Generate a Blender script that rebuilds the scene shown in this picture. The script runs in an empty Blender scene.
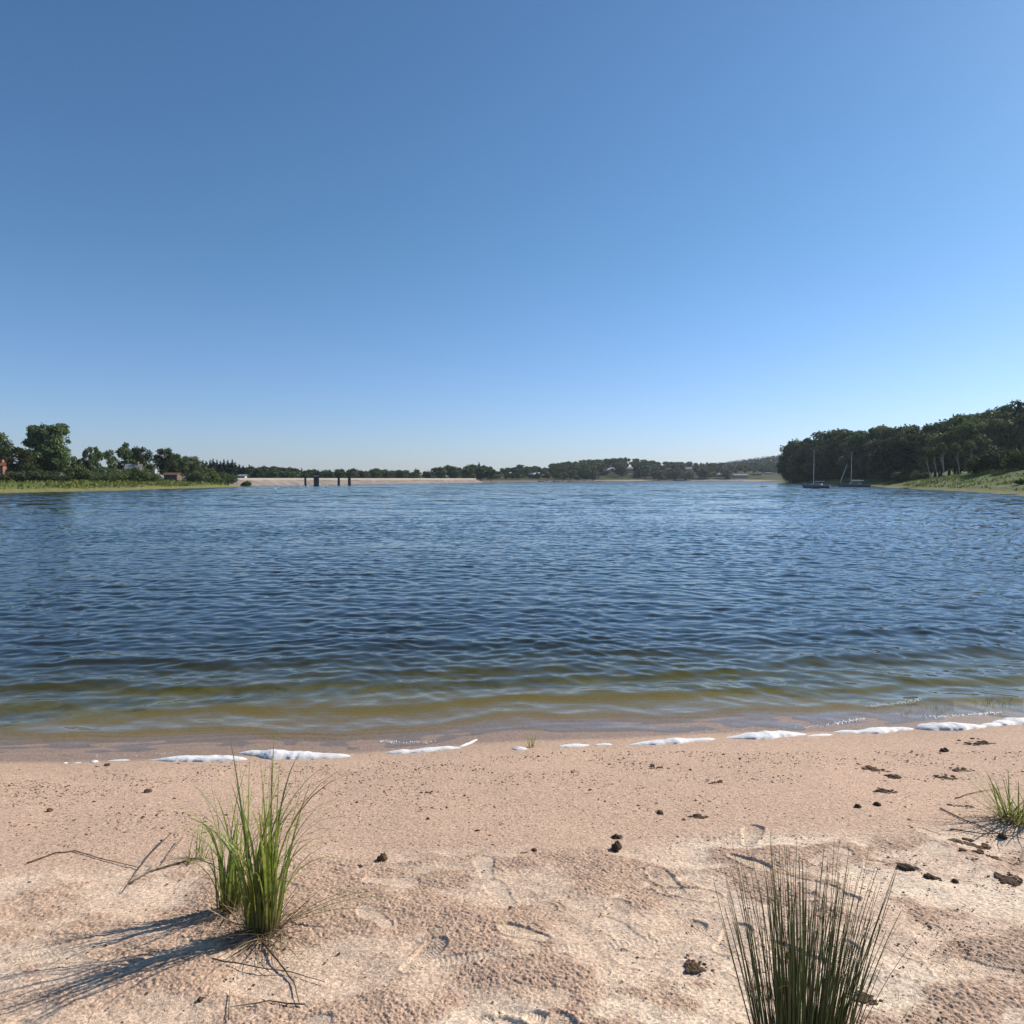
import bpy, math, random
import numpy as np
from mathutils import Vector, Matrix

R = math.radians
scene = bpy.context.scene
COL = scene.collection
rng = np.random.default_rng(7)
random.seed(7)

# ------------------------------------------------------------------ camera
CZ = 2.4
F = 700.0
PITCH = math.atan(33.2 / F)
cam_d = bpy.data.cameras.new('camera')
cam = bpy.data.objects.new('camera', cam_d)
COL.objects.link(cam)
cam.location = (0, 0, CZ)
cam.rotation_euler = (R(90) - PITCH, 0, 0)
cam_d.sensor_width = 36
cam_d.lens = F / 1024 * 36
cam_d.clip_start = 0.05
cam_d.clip_end = 6000
scene.camera = cam

def ray(px, py):
    u, v = (px - 512) / F, (512 - py) / F
    c, s = math.cos(PITCH), math.sin(PITCH)
    return (u, c + v * s, -s + v * c)

def at_z(px, py, z=0.0):
    d = ray(px, py); t = (z - CZ) / d[2]
    return Vector((d[0] * t, d[1] * t, z))

def at_y(px, py, Y):
    d = ray(px, py); t = Y / d[1]
    return Vector((d[0] * t, Y, CZ + d[2] * t))

# ------------------------------------------------------------------ render / colour
scene.render.engine = 'CYCLES'
scene.view_settings.view_transform = 'Standard'
scene.view_settings.look = 'None'
scene.view_settings.gamma = 1
scene.view_settings.exposure = 0.22
scene.cycles.max_bounces = 8
scene.cycles.transparent_max_bounces = 12
scene.cycles.volume_bounces = 0
scene.render.resolution_x = 1024
scene.render.resolution_y = 1024

# ------------------------------------------------------------------ world and sun
SUN_EL, SUN_AZ = R(34), R(61)
w = bpy.data.worlds.new("World"); scene.world = w; w.use_nodes = True
nt = w.node_tree
bg = nt.nodes['Background']
sky = nt.nodes.new('ShaderNodeTexSky'); sky.sky_type = 'NISHITA'
sky.sun_disc = False
sky.sun_elevation = SUN_EL; sky.sun_rotation = SUN_AZ
sky.altitude = 0; sky.air_density = 1.0; sky.dust_density = 0.35; sky.ozone_density = 3
sky_tint = nt.nodes.new('ShaderNodeMix'); sky_tint.data_type = 'RGBA'; sky_tint.blend_type = 'MULTIPLY'; sky_tint.inputs[0].default_value = 1
_tc = nt.nodes.new('ShaderNodeTexCoord'); _sp = nt.nodes.new('ShaderNodeSeparateXYZ'); nt.links.new(_tc.outputs['Generated'], _sp.inputs[0])
_cr = nt.nodes.new('ShaderNodeValToRGB'); _cr.color_ramp.elements[0].position = .0; _cr.color_ramp.elements[1].position = .30
_cr.color_ramp.elements[0].color = (.78, .87, 1.22, 1); _cr.color_ramp.elements[1].color = (.645, .90, 1.05, 1)
nt.links.new(_sp.outputs['Z'], _cr.inputs[0]); nt.links.new(_cr.outputs[0], sky_tint.inputs[7])
nt.links.new(sky.outputs[0], sky_tint.inputs[6]); nt.links.new(sky_tint.outputs[2], bg.inputs[0]); bg.inputs[1].default_value = 0.098
sd = bpy.data.lights.new('sun', 'SUN'); sd.energy = 4.95; sd.angle = R(0.5); sd.color = (1, .935, .83)
so = bpy.data.objects.new('sun', sd); COL.objects.link(so)
v = Vector((math.sin(SUN_AZ) * math.cos(SUN_EL), math.cos(SUN_AZ) * math.cos(SUN_EL), math.sin(SUN_EL)))
so.rotation_euler = v.to_track_quat('Z', 'Y').to_euler()
so.location = (40, 20, 40)

# ------------------------------------------------------------------ noise
def _hash(ix, iy, seed):
    n = (ix.astype(np.int64) * 374761393 + iy.astype(np.int64) * 668265263 + seed * 1442695041) & 0x7fffffff
    n = ((n ^ (n >> 13)) * 1274126177) & 0x7fffffff
    return ((n ^ (n >> 16)) & 0xffff) / 65535.0

def vnoise(x, y, seed=0):
    """smooth value noise in -1..1"""
    ix, iy = np.floor(x), np.floor(y)
    fx, fy = x - ix, y - iy
    fx = fx * fx * fx * (fx * (fx * 6 - 15) + 10); fy = fy * fy * fy * (fy * (fy * 6 - 15) + 10)
    a = _hash(ix, iy, seed); b = _hash(ix + 1, iy, seed); c = _hash(ix, iy + 1, seed); d = _hash(ix + 1, iy + 1, seed)
    return ((a * (1 - fx) + b * fx) * (1 - fy) + (c * (1 - fx) + d * fx) * fy) * 2 - 1

def fbm(x, y, seed=0, o=4, g=0.5):
    s = 0; a = 1; t = 0
    for i in range(o):
        ang = 0.6 * i
        xr = x * math.cos(ang) - y * math.sin(ang); yr = x * math.sin(ang) + y * math.cos(ang)
        s = s + a * vnoise(xr * 2 ** i + 17.3 * i, yr * 2 ** i - 9.1 * i, seed + i); t += a; a *= g
    return s / t

def sstep(a, b, x):
    t = np.clip((x - a) / (b - a), 0, 1); return t * t * (3 - 2 * t)

# ------------------------------------------------------------------ materials
def mat(name, col, rough=0.8, spec=0.3, var=0.0, scale=4.0, col2=None, bump=0.0, bscale=30, metal=0, transl=None):
    m = bpy.data.materials.new(name); m.use_nodes = True
    t = m.node_tree; b = t.nodes['Principled BSDF']
    b.inputs['Roughness'].default_value = rough
    b.inputs['Specular IOR Level'].default_value = spec
    b.inputs['Metallic'].default_value = metal
    tc = t.nodes.new('ShaderNodeTexCoord')
    no = t.nodes.new('ShaderNodeTexNoise'); no.inputs['Scale'].default_value = scale; no.inputs['Detail'].default_value = 5
    t.links.new(tc.outputs['Object'], no.inputs['Vector'])
    if col2 is None: col2 = tuple(c * (1 - var) for c in col)
    cr = t.nodes.new('ShaderNodeValToRGB')
    cr.color_ramp.elements[0].position = 0.32; cr.color_ramp.elements[1].position = 0.68
    cr.color_ramp.elements[0].color = (*col2, 1); cr.color_ramp.elements[1].color = (*col, 1)
    t.links.new(no.outputs['Fac'], cr.inputs[0]); t.links.new(cr.outputs[0], b.inputs['Base Color'])
    if bump:
        n2 = t.nodes.new('ShaderNodeTexNoise'); n2.inputs['Scale'].default_value = bscale; n2.inputs['Detail'].default_value = 6
        t.links.new(tc.outputs['Object'], n2.inputs['Vector'])
        bu = t.nodes.new('ShaderNodeBump'); bu.inputs['Strength'].default_value = 1; bu.inputs['Distance'].default_value = bump
        t.links.new(n2.outputs['Fac'], bu.inputs['Height']); t.links.new(bu.outputs[0], b.inputs['Normal'])
    if transl:
        tr = t.nodes.new('ShaderNodeBsdfTranslucent'); t.links.new(cr.outputs[0], tr.inputs[0])
        mx = t.nodes.new('ShaderNodeMixShader'); mx.inputs[0].default_value = transl
        out = t.nodes['Material Output']
        t.links.new(b.outputs[0], mx.inputs[1]); t.links.new(tr.outputs[0], mx.inputs[2]); t.links.new(mx.outputs[0], out.inputs[0])
    return m

def leafmat(name, c1, c2, transl=.25, per_obj=.25):
    """foliage: colour varies per object and per clump of leaves"""
    m = mat(name, c1, .7, .2, col2=c2, scale=.6, transl=transl)
    t = m.node_tree
    cr = [n for n in t.nodes if n.type == 'VALTORGB'][0]
    oi = t.nodes.new('ShaderNodeObjectInfo')
    hs = t.nodes.new('ShaderNodeHueSaturation')
    mr = t.nodes.new('ShaderNodeMapRange'); mr.inputs[3].default_value = 1 - per_obj; mr.inputs[4].default_value = 1 + per_obj * 1.4
    t.links.new(oi.outputs['Random'], mr.inputs[0]); t.links.new(mr.outputs[0], hs.inputs['Value'])
    m2 = t.nodes.new('ShaderNodeMath'); m2.operation = 'MULTIPLY'; m2.inputs[1].default_value = 7.31
    fr = t.nodes.new('ShaderNodeMath'); fr.operation = 'FRACT'
    mr2 = t.nodes.new('ShaderNodeMapRange'); mr2.inputs[3].default_value = .485; mr2.inputs[4].default_value = .515
    t.links.new(oi.outputs['Random'], m2.inputs[0]); t.links.new(m2.outputs[0], fr.inputs[0]); t.links.new(fr.outputs[0], mr2.inputs[0])
    t.links.new(mr2.outputs[0], hs.inputs['Hue'])
    for l in list(cr.outputs[0].links):
        to = l.to_socket; t.links.remove(l); t.links.new(hs.outputs[0], to)
    t.links.new(cr.outputs[0], hs.inputs['Color'])
    return m

# ------------------------------------------------------------------ object helpers
def mesh_from(name, V, Fc, m=None, smooth=True, mats=None, midx=None):
    me = bpy.data.meshes.new(name)
    V = np.asarray(V, dtype=np.float32)
    if isinstance(Fc, np.ndarray):
        n, k = Fc.shape
        me.vertices.add(len(V)); me.vertices.foreach_set('co', V.ravel())
        me.loops.add(n * k); me.loops.foreach_set('vertex_index', Fc.astype(np.int32).ravel())
        me.polygons.add(n); me.polygons.foreach_set('loop_start', np.arange(0, n * k, k, dtype=np.int32))
        me.polygons.foreach_set('loop_total', np.full(n, k, dtype=np.int32))
        me.update(calc_edges=True); me.validate()
    else:
        me.from_pydata([tuple(map(float, p)) for p in V], [], [tuple(int(i) for i in f) for f in Fc]); me.update()
    if smooth: me.polygons.foreach_set('use_smooth', np.ones(len(me.polygons), dtype=bool))
    for mm in (mats or ([m] if m else [])): me.materials.append(mm)
    if midx is not None: me.polygons.foreach_set('material_index', np.asarray(midx, dtype=np.int32))
    return me

def link(name, me, parent=None, loc=None):
    o = bpy.data.objects.new(name, me); COL.objects.link(o)
    if parent: o.parent = parent
    if loc is not None: o.location = loc
    return o

def tag(o, label=None, cat=None, group=None, kind=None):
    if label: o['label'] = label
    if cat: o['category'] = cat
    if group: o['group'] = group
    if kind: o['kind'] = kind
    return o

def empty(name, loc=(0, 0, 0), rz=0):
    o = bpy.data.objects.new(name, None); COL.objects.link(o)
    o.location = loc; o.rotation_euler = (0, 0, rz); o.empty_display_size = .3
    return o

def copy_tree(o, parent=None):
    c = o.copy(); COL.objects.link(c)
    if parent: c.parent = parent
    for ch in list(o.children): copy_tree(ch, c)
    return c

class MB:
    def __init__(s): s.v = []; s.f = []; s.mi = []; s.cur = 0
    def add(s, vs, fs):
        n = len(s.v); s.v += [tuple(p) for p in vs]; s.f += [tuple(i + n for i in f) for f in fs]; s.mi += [s.cur] * len(fs)
    def box(s, x0, y0, z0, x1, y1, z1, M=None):
        vs = [(x0, y0, z0), (x1, y0, z0), (x1, y1, z0), (x0, y1, z0), (x0, y0, z1), (x1, y0, z1), (x1, y1, z1), (x0, y1, z1)]
        if M: vs = [tuple(M @ Vector(p)) for p in vs]
        s.add(vs, [(0, 3, 2, 1), (4, 5, 6, 7), (0, 1, 5, 4), (1, 2, 6, 5), (2, 3, 7, 6), (3, 0, 4, 7)])
    def tube(s, pts, rad, n=6, flat=1.0):
        pts = [Vector(p) for p in pts]
        if not hasattr(rad, '__len__'): rad = [rad] * len(pts)
        vs = []; fs = []
        up = Vector((0.13, 0.31, 1)).normalized()
        t0 = (pts[1] - pts[0]).normalized()
        if abs(t0.dot(up)) > .9: up = Vector((1, .2, 0)).normalized()
        a = t0.cross(up).normalized()
        for i, p in enumerate(pts):
            t = (pts[min(i + 1, len(pts) - 1)] - pts[max(i - 1, 0)]).normalized()
            a = (a - t * a.dot(t)).normalized(); b = t.cross(a)
            for k in range(n):
                an = 2 * math.pi * k / n
                vs.append(p + a * math.cos(an) * rad[i] + b * math.sin(an) * rad[i] * flat)
        for i in range(len(pts) - 1):
            for k in range(n):
                k2 = (k + 1) % n
                fs.append((i * n + k, i * n + k2, (i + 1) * n + k2, (i + 1) * n + k))
        fs.append(tuple(reversed(range(n)))); fs.append(tuple(range((len(pts) - 1) * n, len(pts) * n)))
        s.add(vs, fs)
    def build(s, name, m, parent=None, smooth=False, mats=None, loc=None):
        me = mesh_from(name, s.v, s.f, m, smooth, mats, s.mi if mats else None)
        return link(name, me, parent, loc)

# ------------------------------------------------------------------ terrain functions
def shore_s(x, y):
    """distance beyond the near waterline (negative on the beach)"""
    return y - (6.25 + 0.11 * x + 0.05 * np.sin(x * 1.1 + .5) + 0.03 * np.sin(x * 2.7 + 1.9))

def near_z(s):
    u = np.maximum(-s, 0)
    up = 1.3 * (1 - np.exp(-u * .18 / 1.3))
    dn = -np.minimum(0.028 * np.maximum(s, 0) + .06 * np.maximum(s - .55, 0) + 0.004 * np.maximum(s, 0) ** 2, 3.5)
    return np.where(s < 0, up, dn)

def beach_base(x, y):
    return near_z(shore_s(x, y)) + 0.012 * fbm(np.asarray(x) * 1.4, np.asarray(y) * 1.4, 3, 2) * sstep(.3, -1, shore_s(x, y))

def gz(x, y):
    return float(beach_base(np.array([x]), np.array([y]))[0])

def on_beach(px, py):
    z = .3
    for _ in range(14):
        p = at_z(px, py, z); z = gz(p.x, p.y)
    return Vector((p.x, p.y, z))

LAKE = [(-130, -8), (-60, -.35), (60, 12.85), (100, 17), (78, 60), (73.6, 100), (88, 138), (96, 173), (119, 233), (133, 300), (146, 370), (168, 440),
        (235, 700), (292, 880), (200, 850), (140, 770), (70, 640), (25, 545), (-2, 520), (-22, 425), (-52, 330), (-92, 240), (-80, 205), (-81, 157), (-81, 138), (-86, 118), (-97, 80), (-118, 40)]

def lake_dist(x, y):
    d = np.full(x.shape, 1e9); ins = np.zeros(x.shape, bool)
    n = len(LAKE)
    for i in range(n):
        ax, ay = LAKE[i]; bx, by = LAKE[(i + 1) % n]
        ex, ey = bx - ax, by - ay
        t = np.clip(((x - ax) * ex + (y - ay) * ey) / (ex * ex + ey * ey), 0, 1)
        d = np.minimum(d, np.hypot(x - ax - t * ex, y - ay - t * ey))
        cond = ((ay > y) != (by > y))
        xi = ax + (y - ay) * ex / (ey if abs(ey) > 1e-9 else 1e-9)
        ins ^= cond & (x < xi)
    return np.where(ins, d, -d)      # positive in the lake

def land_z(x, y):
    """ground height everywhere but the near beach"""
    s = lake_dist(x, y)
    s = s + (fbm(x * .09, y * .09, 21, 3) * 3.0) * sstep(40, 110, y)
    u = np.maximum(-s, 0)
    z = np.where(s > 0, -np.minimum(0.06 * s, 3.5), 0)
    # left bank
    left = sstep(-50, -70, x) * sstep(330, 250, y)
    zl = .11 * np.minimum(u, 15) + .012 * np.maximum(u - 28, 0)
    # right bank and its wooded hill
    right = sstep(60, 72, x) * sstep(620, 480, y)
    zr = (.11 + .09 * sstep(260, 170, y)) * np.minimum(u, 22) + .15 * np.clip(u - 42, 0, 70)
    # behind the dam: low; far shore: hill
    far = np.clip(1 - left - right, 0, 1)
    zf = .035 * np.minimum(u, 60) * sstep(430, 520, y + x * 0.5) + 0.3
    hill = 15 * np.exp(-(((x - 190) / 190) ** 2 + ((y - 1060) / 200) ** 2)) + 6 * np.exp(-(((x - 20) / 90) ** 2 + ((y - 760) / 130) ** 2))
    hill = hill + 8 * np.exp(-(((x - 420) / 150) ** 2 + ((y - 1150) / 130) ** 2))
    hill = hill + 36 * np.exp(-(((x - 640) / 200) ** 2 + ((y - 1480) / 170) ** 2)) + 10 * np.exp(-(((x - 250) / 500) ** 2 + ((y - 1500) / 200) ** 2))
    zf = zf + hill * sstep(0, 120, u)
    zz = left * zl + right * zr + far * zf + .25 * fbm(x * .05, y * .05, 5, 3) * sstep(0, 30, u)
    zfar = np.where(s > 0, z, np.maximum(zz, .004 * u) * sstep(-2, 6, u) + .02 * u * (u < 3))
    zn = near_z(shore_s(x, y))
    k = sstep(30, 45, y)
    return zn * (1 - k) + zfar * k

def lz(x, y):
    return float(land_z(np.array([float(x)]), np.array([float(y)]))[0])

# ------------------------------------------------------------------ ground sheet
def polar_faces(nr, nc, wrap=False):
    i = np.arange(nr - 1)[:, None]; j = np.arange(nc if wrap else nc - 1)[None, :]
    j2 = (j + 1) % nc
    a = i * nc + j; b = i * nc + j2; c = (i + 1) * nc + j2; d = (i + 1) * nc + j
    return np.stack([a, d, c, b], -1).reshape(-1, 4)

def set_col(me, name, rgb):
    a = me.color_attributes.new(name, 'FLOAT_COLOR', 'POINT')
    c = np.ones((len(me.vertices), 4), np.float32); c[:, :3] = rgb
    a.data.foreach_set('color', c.ravel())

def ground():
    ang = np.concatenate([np.arange(-180, -60, 3.0), np.arange(-60, 60, .13), np.arange(60, 180, 3.0)]) * math.pi / 180
    rad = [0.0]; r = .8
    while r < 1900:
        rad.append(r); r *= 1.06 if r < 70 else 1.0125
    rad = np.array(rad)
    RR, AA = np.meshgrid(rad, ang, indexing='ij')
    X = RR * np.sin(AA); Y = RR * np.cos(AA)
    Z = land_z(X, Y)
    low = sstep(8.3, 7.4, RR) * sstep(R(84), R(74), np.abs(AA))
    Z = Z - .14 * low
    s = lake_dist(X, Y)
    u = -s
    n1 = fbm(X * .12, Y * .12, 31, 4)[..., None]; n2 = fbm(X * .02, Y * .02, 33, 3)[..., None]
    n3 = fbm(X * .35, Y * .35, 35, 3)[..., None]
    green = np.array([.085, .115, .025]); dry = np.array([.235, .20, .075]); sand = np.array([.36, .27, .185]); mud = np.array([.12, .10, .06])
    g = green * (1 + .45 * n1) ; k = sstep(-.2, .6, n2 + .7 * n3); g = g * (1 - .6 * k) + dry * .6 * k
    zz = Z[..., None]
    # bank strip laid bare by the low water
    left = (sstep(-50, -70, X) * sstep(300, 250, Y))[..., None]
    right = (sstep(60, 72, X) * sstep(640, 560, Y))[..., None]
    far = np.clip(1 - left - right, 0, 1)
    t = zz + .18 * n3
    cl = g * sstep(.45, .75, t) + (dry * .75 + green * .4) * (1 - sstep(.45, .75, t))
    strip_r = dry * .55 + green * .35
    pathm = np.exp(-((t - 1.05) / .10) ** 2) * .35
    cr = (g * .25 + green * .85 * (1 + .5 * n1)) * sstep(.4, .6, t) + strip_r * (1 - sstep(.4, .6, t))
    cr = cr * (1 - pathm) + sand * pathm
    kf = sstep(.9, 1.5, t)
    brown = (sand * .55) * (sstep(60, 130, X) * -1 + 1)[..., None] + sand * 1.0 * sstep(60, 130, X)[..., None]
    cf = g * .45 * kf + brown * (1 - kf)
    c = left * cl + right * cr + far * cf
    nb = (1 - sstep(25, 40, Y))[..., None]
    c = c * (1 - nb) + sand * (1.05 + .1 * n1) * nb
    under = (Z < -.02)[..., None]
    c = np.where(under, mud * .6 + sand * .4, c)
    nr, nc = RR.shape
    V = np.stack([X, Y, Z], -1).reshape(-1, 3)
    me = mesh_from('ground', V, polar_faces(nr, nc, True)[:, ::-1])
    set_col(me, 'tint', np.clip(c, .01, .9).reshape(-1, 3))
    m = bpy.data.materials.new('ground'); m.use_nodes = True; t = m.node_tree; b = t.nodes['Principled BSDF']
    at = t.nodes.new('ShaderNodeAttribute'); at.attribute_name = 'tint'
    no = t.nodes.new('ShaderNodeTexNoise'); no.inputs['Scale'].default_value = 1.3; no.inputs['Detail'].default_value = 8
    tc = t.nodes.new('ShaderNodeTexCoord'); t.links.new(tc.outputs['Object'], no.inputs['Vector'])
    mr = t.nodes.new('ShaderNodeMapRange'); mr.inputs[1].default_value = .3; mr.inputs[2].default_value = .7; mr.inputs[3].default_value = .6; mr.inputs[4].default_value = 1.35
    t.links.new(no.outputs['Fac'], mr.inputs[0])
    vm = t.nodes.new('ShaderNodeVectorMath'); vm.operation = 'SCALE'
    t.links.new(at.outputs['Color'], vm.inputs[0]); t.links.new(mr.outputs[0], vm.inputs['Scale'])
    t.links.new(vm.outputs[0], b.inputs['Base Color'])
    b.inputs['Roughness'].default_value = .9; b.inputs['Specular IOR Level'].default_value = .15
    bu = t.nodes.new('ShaderNodeBump'); bu.inputs['Distance'].default_value = .25; t.links.new(no.outputs['Fac'], bu.inputs['Height']); t.links.new(bu.outputs[0], b.inputs['Normal'])
    me.materials.append(m)
    tag(link('ground', me), kind='structure')
ground()

# ------------------------------------------------------------------ the near beach
def worldline(pts):
    return [on_beach(*p) for p in pts]

def beach():
    ang = np.concatenate([np.arange(-86, -49, .5), np.arange(-49, 49, .085), np.arange(49, 86.1, .5)]) * math.pi / 180
    rad = np.concatenate([np.arange(.05, 1.55, .03), np.arange(1.55, 2.1, .006), np.arange(2.1, 4.7, .0036), np.arange(4.7, 8.5, .0085)])
    RR, AA = np.meshgrid(rad, ang, indexing='ij')
    X = RR * np.sin(AA); Y = RR * np.cos(AA)
    s = shore_s(X, Y)
    Z = beach_base(X, Y)
    edge = sstep(1.3, 1.6, RR) * sstep(8.5, 7.8, RR) * sstep(R(50), R(47), np.abs(AA))
    # upper, trodden part of the beach (dry and rough) begins about 2.2 m above the waterline
    line = 3.72 + .10 * X + .22 * fbm(X * .9, Y * .9, 11, 3)
    upper = sstep(line + .10, line - .16, Y)
    n_a = fbm(X * 2.3, Y * 3.4, 12, 4); n_b = fbm(X * 5.1, Y * 7.5, 13, 3)
    rough = upper * sstep(-.22, .16, n_a + .5 * n_b)
    crumb = fbm(X * 140, Y * 140, 14, 2, .7)
    crumb2 = fbm(X * 80, Y * 80, 15, 2)
    fine = fbm(X * 90, Y * 90, 16, 1)
    wetk = sstep(-.5, -.12, s)
    D = np.zeros_like(Z)
    D += rough * (.0052 * np.maximum(crumb + .1, -.3) + .0034 * crumb2 + .0012 * fbm(X * 30, Y * 30, 75, 2))
    D += (1 - rough) * (1 - wetk) * (.0011 * fine + .0012 * crumb2 + upper * .003 * n_b)
    macro = upper * .018 * n_a + upper * .010 * fbm(X * 5, Y * 6.5, 76, 2)
    # foot prints pressed into the upper beach
    fr = random.Random(15); prints = []
    for k in range(64):
        fx = fr.uniform(-2.9, 3.0); fy = fr.uniform(2.0, 3.75) + .1 * fx
        prints.append((fx, fy, fr.uniform(-1.2, 1.2) + (1.57 if fr.random() < .6 else 0), fr.uniform(.8, 1.1), fr.random()))
    for k in range(0):
        fx = fr.uniform(-3.5, 4.5); prints.append((fx, fr.uniform(3.9, 5.2) + .1 * fx, fr.uniform(0, 3.1), .85, .2))
    print_mask = np.zeros_like(Z)
    for fx, fy, fa, sc, kind in prints:
        sel = (np.abs(X - fx) < .26) & (np.abs(Y - fy) < .26)
        if not sel.any(): continue
        x = X[sel] - fx; y = Y[sel] - fy
        a = x * math.cos(fa) + y * math.sin(fa); b = -x * math.sin(fa) + y * math.cos(fa)
        a /= sc; b /= sc
        wd = .045 + .010 * np.cos((a - .06) * 22)
        q = np.hypot(np.maximum(np.abs(a) - .095, 0), b * (.05 / wd)) / .05
        inside = sstep(1.06, .86, q); rim = np.exp(-((q - 1.22) / .16) ** 2)
        dep = .007 if kind > .6 else .0035
        inside = inside * (.45 + .55 * sstep(-.5, .3, fbm(x * 9, y * 9, int(kind * 99), 2)))
        tread = np.where(kind > .45, .0016 * np.sign(np.sin(a * 420 + 3 * np.abs(b) * 60)), 0)
        d = D[sel]
        D[sel] = d * (1 - inside * .85) - inside * dep + inside * tread + rim * (.0035 if kind > .6 else .0012)
        pm = print_mask[sel]; print_mask[sel] = np.maximum(pm, inside)
    # narrow tyre track with cross lugs
    for (A, B, wdt) in ((on_beach(425, 962), on_beach(690, 936), .026),):
        dx, dy = B.x - A.x, B.y - A.y; L = math.hypot(dx, dy); dx /= L; dy /= L
        a = (X - A.x) * dx + (Y - A.y) * dy; b = -(X - A.x) * dy + (Y - A.y) * dx + .02 * np.sin(a * 3)
        m = sstep(wdt, wdt * .8, np.abs(b)) * sstep(0, .05, a) * sstep(L, L - .05, a)
        rim = np.exp(-((np.abs(b) - wdt * 1.25) / .008) ** 2) * sstep(0, .05, a) * sstep(L, L - .05, a)
        lug = sstep(-.3, .3, np.sin(a * 2 * math.pi / (.021 if wdt < .04 else .011) + np.abs(b) * 60)) * .0026
        m = m * sstep(-.6, .1, fbm(a * 9, b * 0 + wdt * 50, 55, 2)); D = D * (1 - m * .6) + m * (-.0025 + lug * .7) + rim * .0015
        print_mask = np.maximum(print_mask, m)
    # debris line micro-relief and small drips in the lower sand
    deb = sstep(.55, .8, fbm(X * 22, Y * 30, 17, 2)) * sstep(-.05, .5, fbm(X * 1.2, Y * 3.0, 18, 3)) * (1 - wetk)
    D += deb * .004 * (1 - upper * .4)
    # sand ripples under water
    D += sstep(.05, .5, s) * .003 * np.sin((s + .12 * fbm(X * 1.3, Y * 1.3, 19, 2)) * 2 * math.pi / .13)
    Z = Z + (D + macro) * edge + .006
    # attributes
    c_smooth = np.array([.66, .475, .34]); c_rough = np.array([.53, .362, .255]); c_pale = np.array([.76, .585, .43]); c_low = np.array([.575, .388, .272])
    n_c = fbm(X * .8, Y * 1.4, 23, 3)[..., None]; n_d = vnoise(X * 120, Y * 120, 24)[..., None]
    up = upper[..., None]; ro = rough[..., None]
    c = c_low * (1 - up) + (c_smooth * (1 - sstep(-.1, .5, n_c)) + c_pale * sstep(-.1, .5, n_c)) * up
    c = c * (1 - ro) + c_rough * ro
    c = c * (1 + .05 * n_c + .20 * n_d)
    pm = print_mask[..., None]; c = c * (1 - .5 * pm) + c_pale * .5 * pm
    dk = np.clip(deb, 0, 1)[..., None]; c = c * (1 - .35 * dk) + np.array([.16, .10, .07]) * .35 * dk
    damp = sstep(-.75, -.1, s + .12 * n_a)[..., None]
    c = c * (1 - .13 * damp)
    wet = sstep(-.13, .03, s + .03 * n_b)
    c = c * (1 - .30 * wet[..., None])
    nr, nc = RR.shape
    me = mesh_from('sand_beach', np.stack([X, Y, Z], -1).reshape(-1, 3), polar_faces(nr, nc)[:, ::-1])
    set_col(me, 'tint', np.clip(c, .01, .9).reshape(-1, 3))
    wa = me.attributes.new('wet', 'FLOAT', 'POINT'); wa.data.foreach_set('value', wet.astype(np.float32).ravel())
    m = bpy.data.materials.new('sand'); m.use_nodes = True; t = m.node_tree; b = t.nodes['Principled BSDF']
    at = t.nodes.new('ShaderNodeAttribute'); at.attribute_name = 'tint'
    aw = t.nodes.new('ShaderNodeAttribute'); aw.attribute_name = 'wet'
    tc = t.nodes.new('ShaderNodeTexCoord')
    no = t.nodes.new('ShaderNodeTexNoise'); no.inputs['Scale'].default_value = 210; no.inputs['Detail'].default_value = 4
    t.links.new(tc.outputs['Object'], no.inputs['Vector'])
    vo = t.nodes.new('ShaderNodeTexVoronoi'); vo.inputs['Scale'].default_value = 130; t.links.new(tc.outputs['Object'], vo.inputs['Vector'])
    bwc = t.nodes.new('ShaderNodeSeparateColor'); t.links.new(vo.outputs['Color'], bwc.inputs[0])
    gt = t.nodes.new('ShaderNodeMapRange'); gt.inputs[1].default_value = .0; gt.inputs[2].default_value = 1; gt.inputs[3].default_value = .66; gt.inputs[4].default_value = 1.26
    t.links.new(bwc.outputs[0], gt.inputs[0])
    vm = t.nodes.new('ShaderNodeVectorMath'); vm.operation = 'SCALE'
    t.links.new(at.outputs['Color'], vm.inputs[0]); t.links.new(gt.outputs[0], vm.inputs['Scale'])
    t.links.new(vm.outputs[0], b.inputs['Base Color'])
    ro = t.nodes.new('ShaderNodeMapRange'); ro.inputs[3].default_value = .92; ro.inputs[4].default_value = .38; t.links.new(aw.outputs['Fac'], ro.inputs[0])
    t.links.new(ro.outputs[0], b.inputs['Roughness']); b.inputs['Specular IOR Level'].default_value = .25
    bu = t.nodes.new('ShaderNodeBump'); bu.inputs['Distance'].default_value = .004; bu.inputs['Strength'].default_value = .9
    t.links.new(no.outputs['Fac'], bu.inputs['Height']); t.links.new(bu.outputs[0], b.inputs['Normal'])
    me.materials.append(m)
    tag(link('sand_beach', me), kind='structure')
beach()

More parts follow.
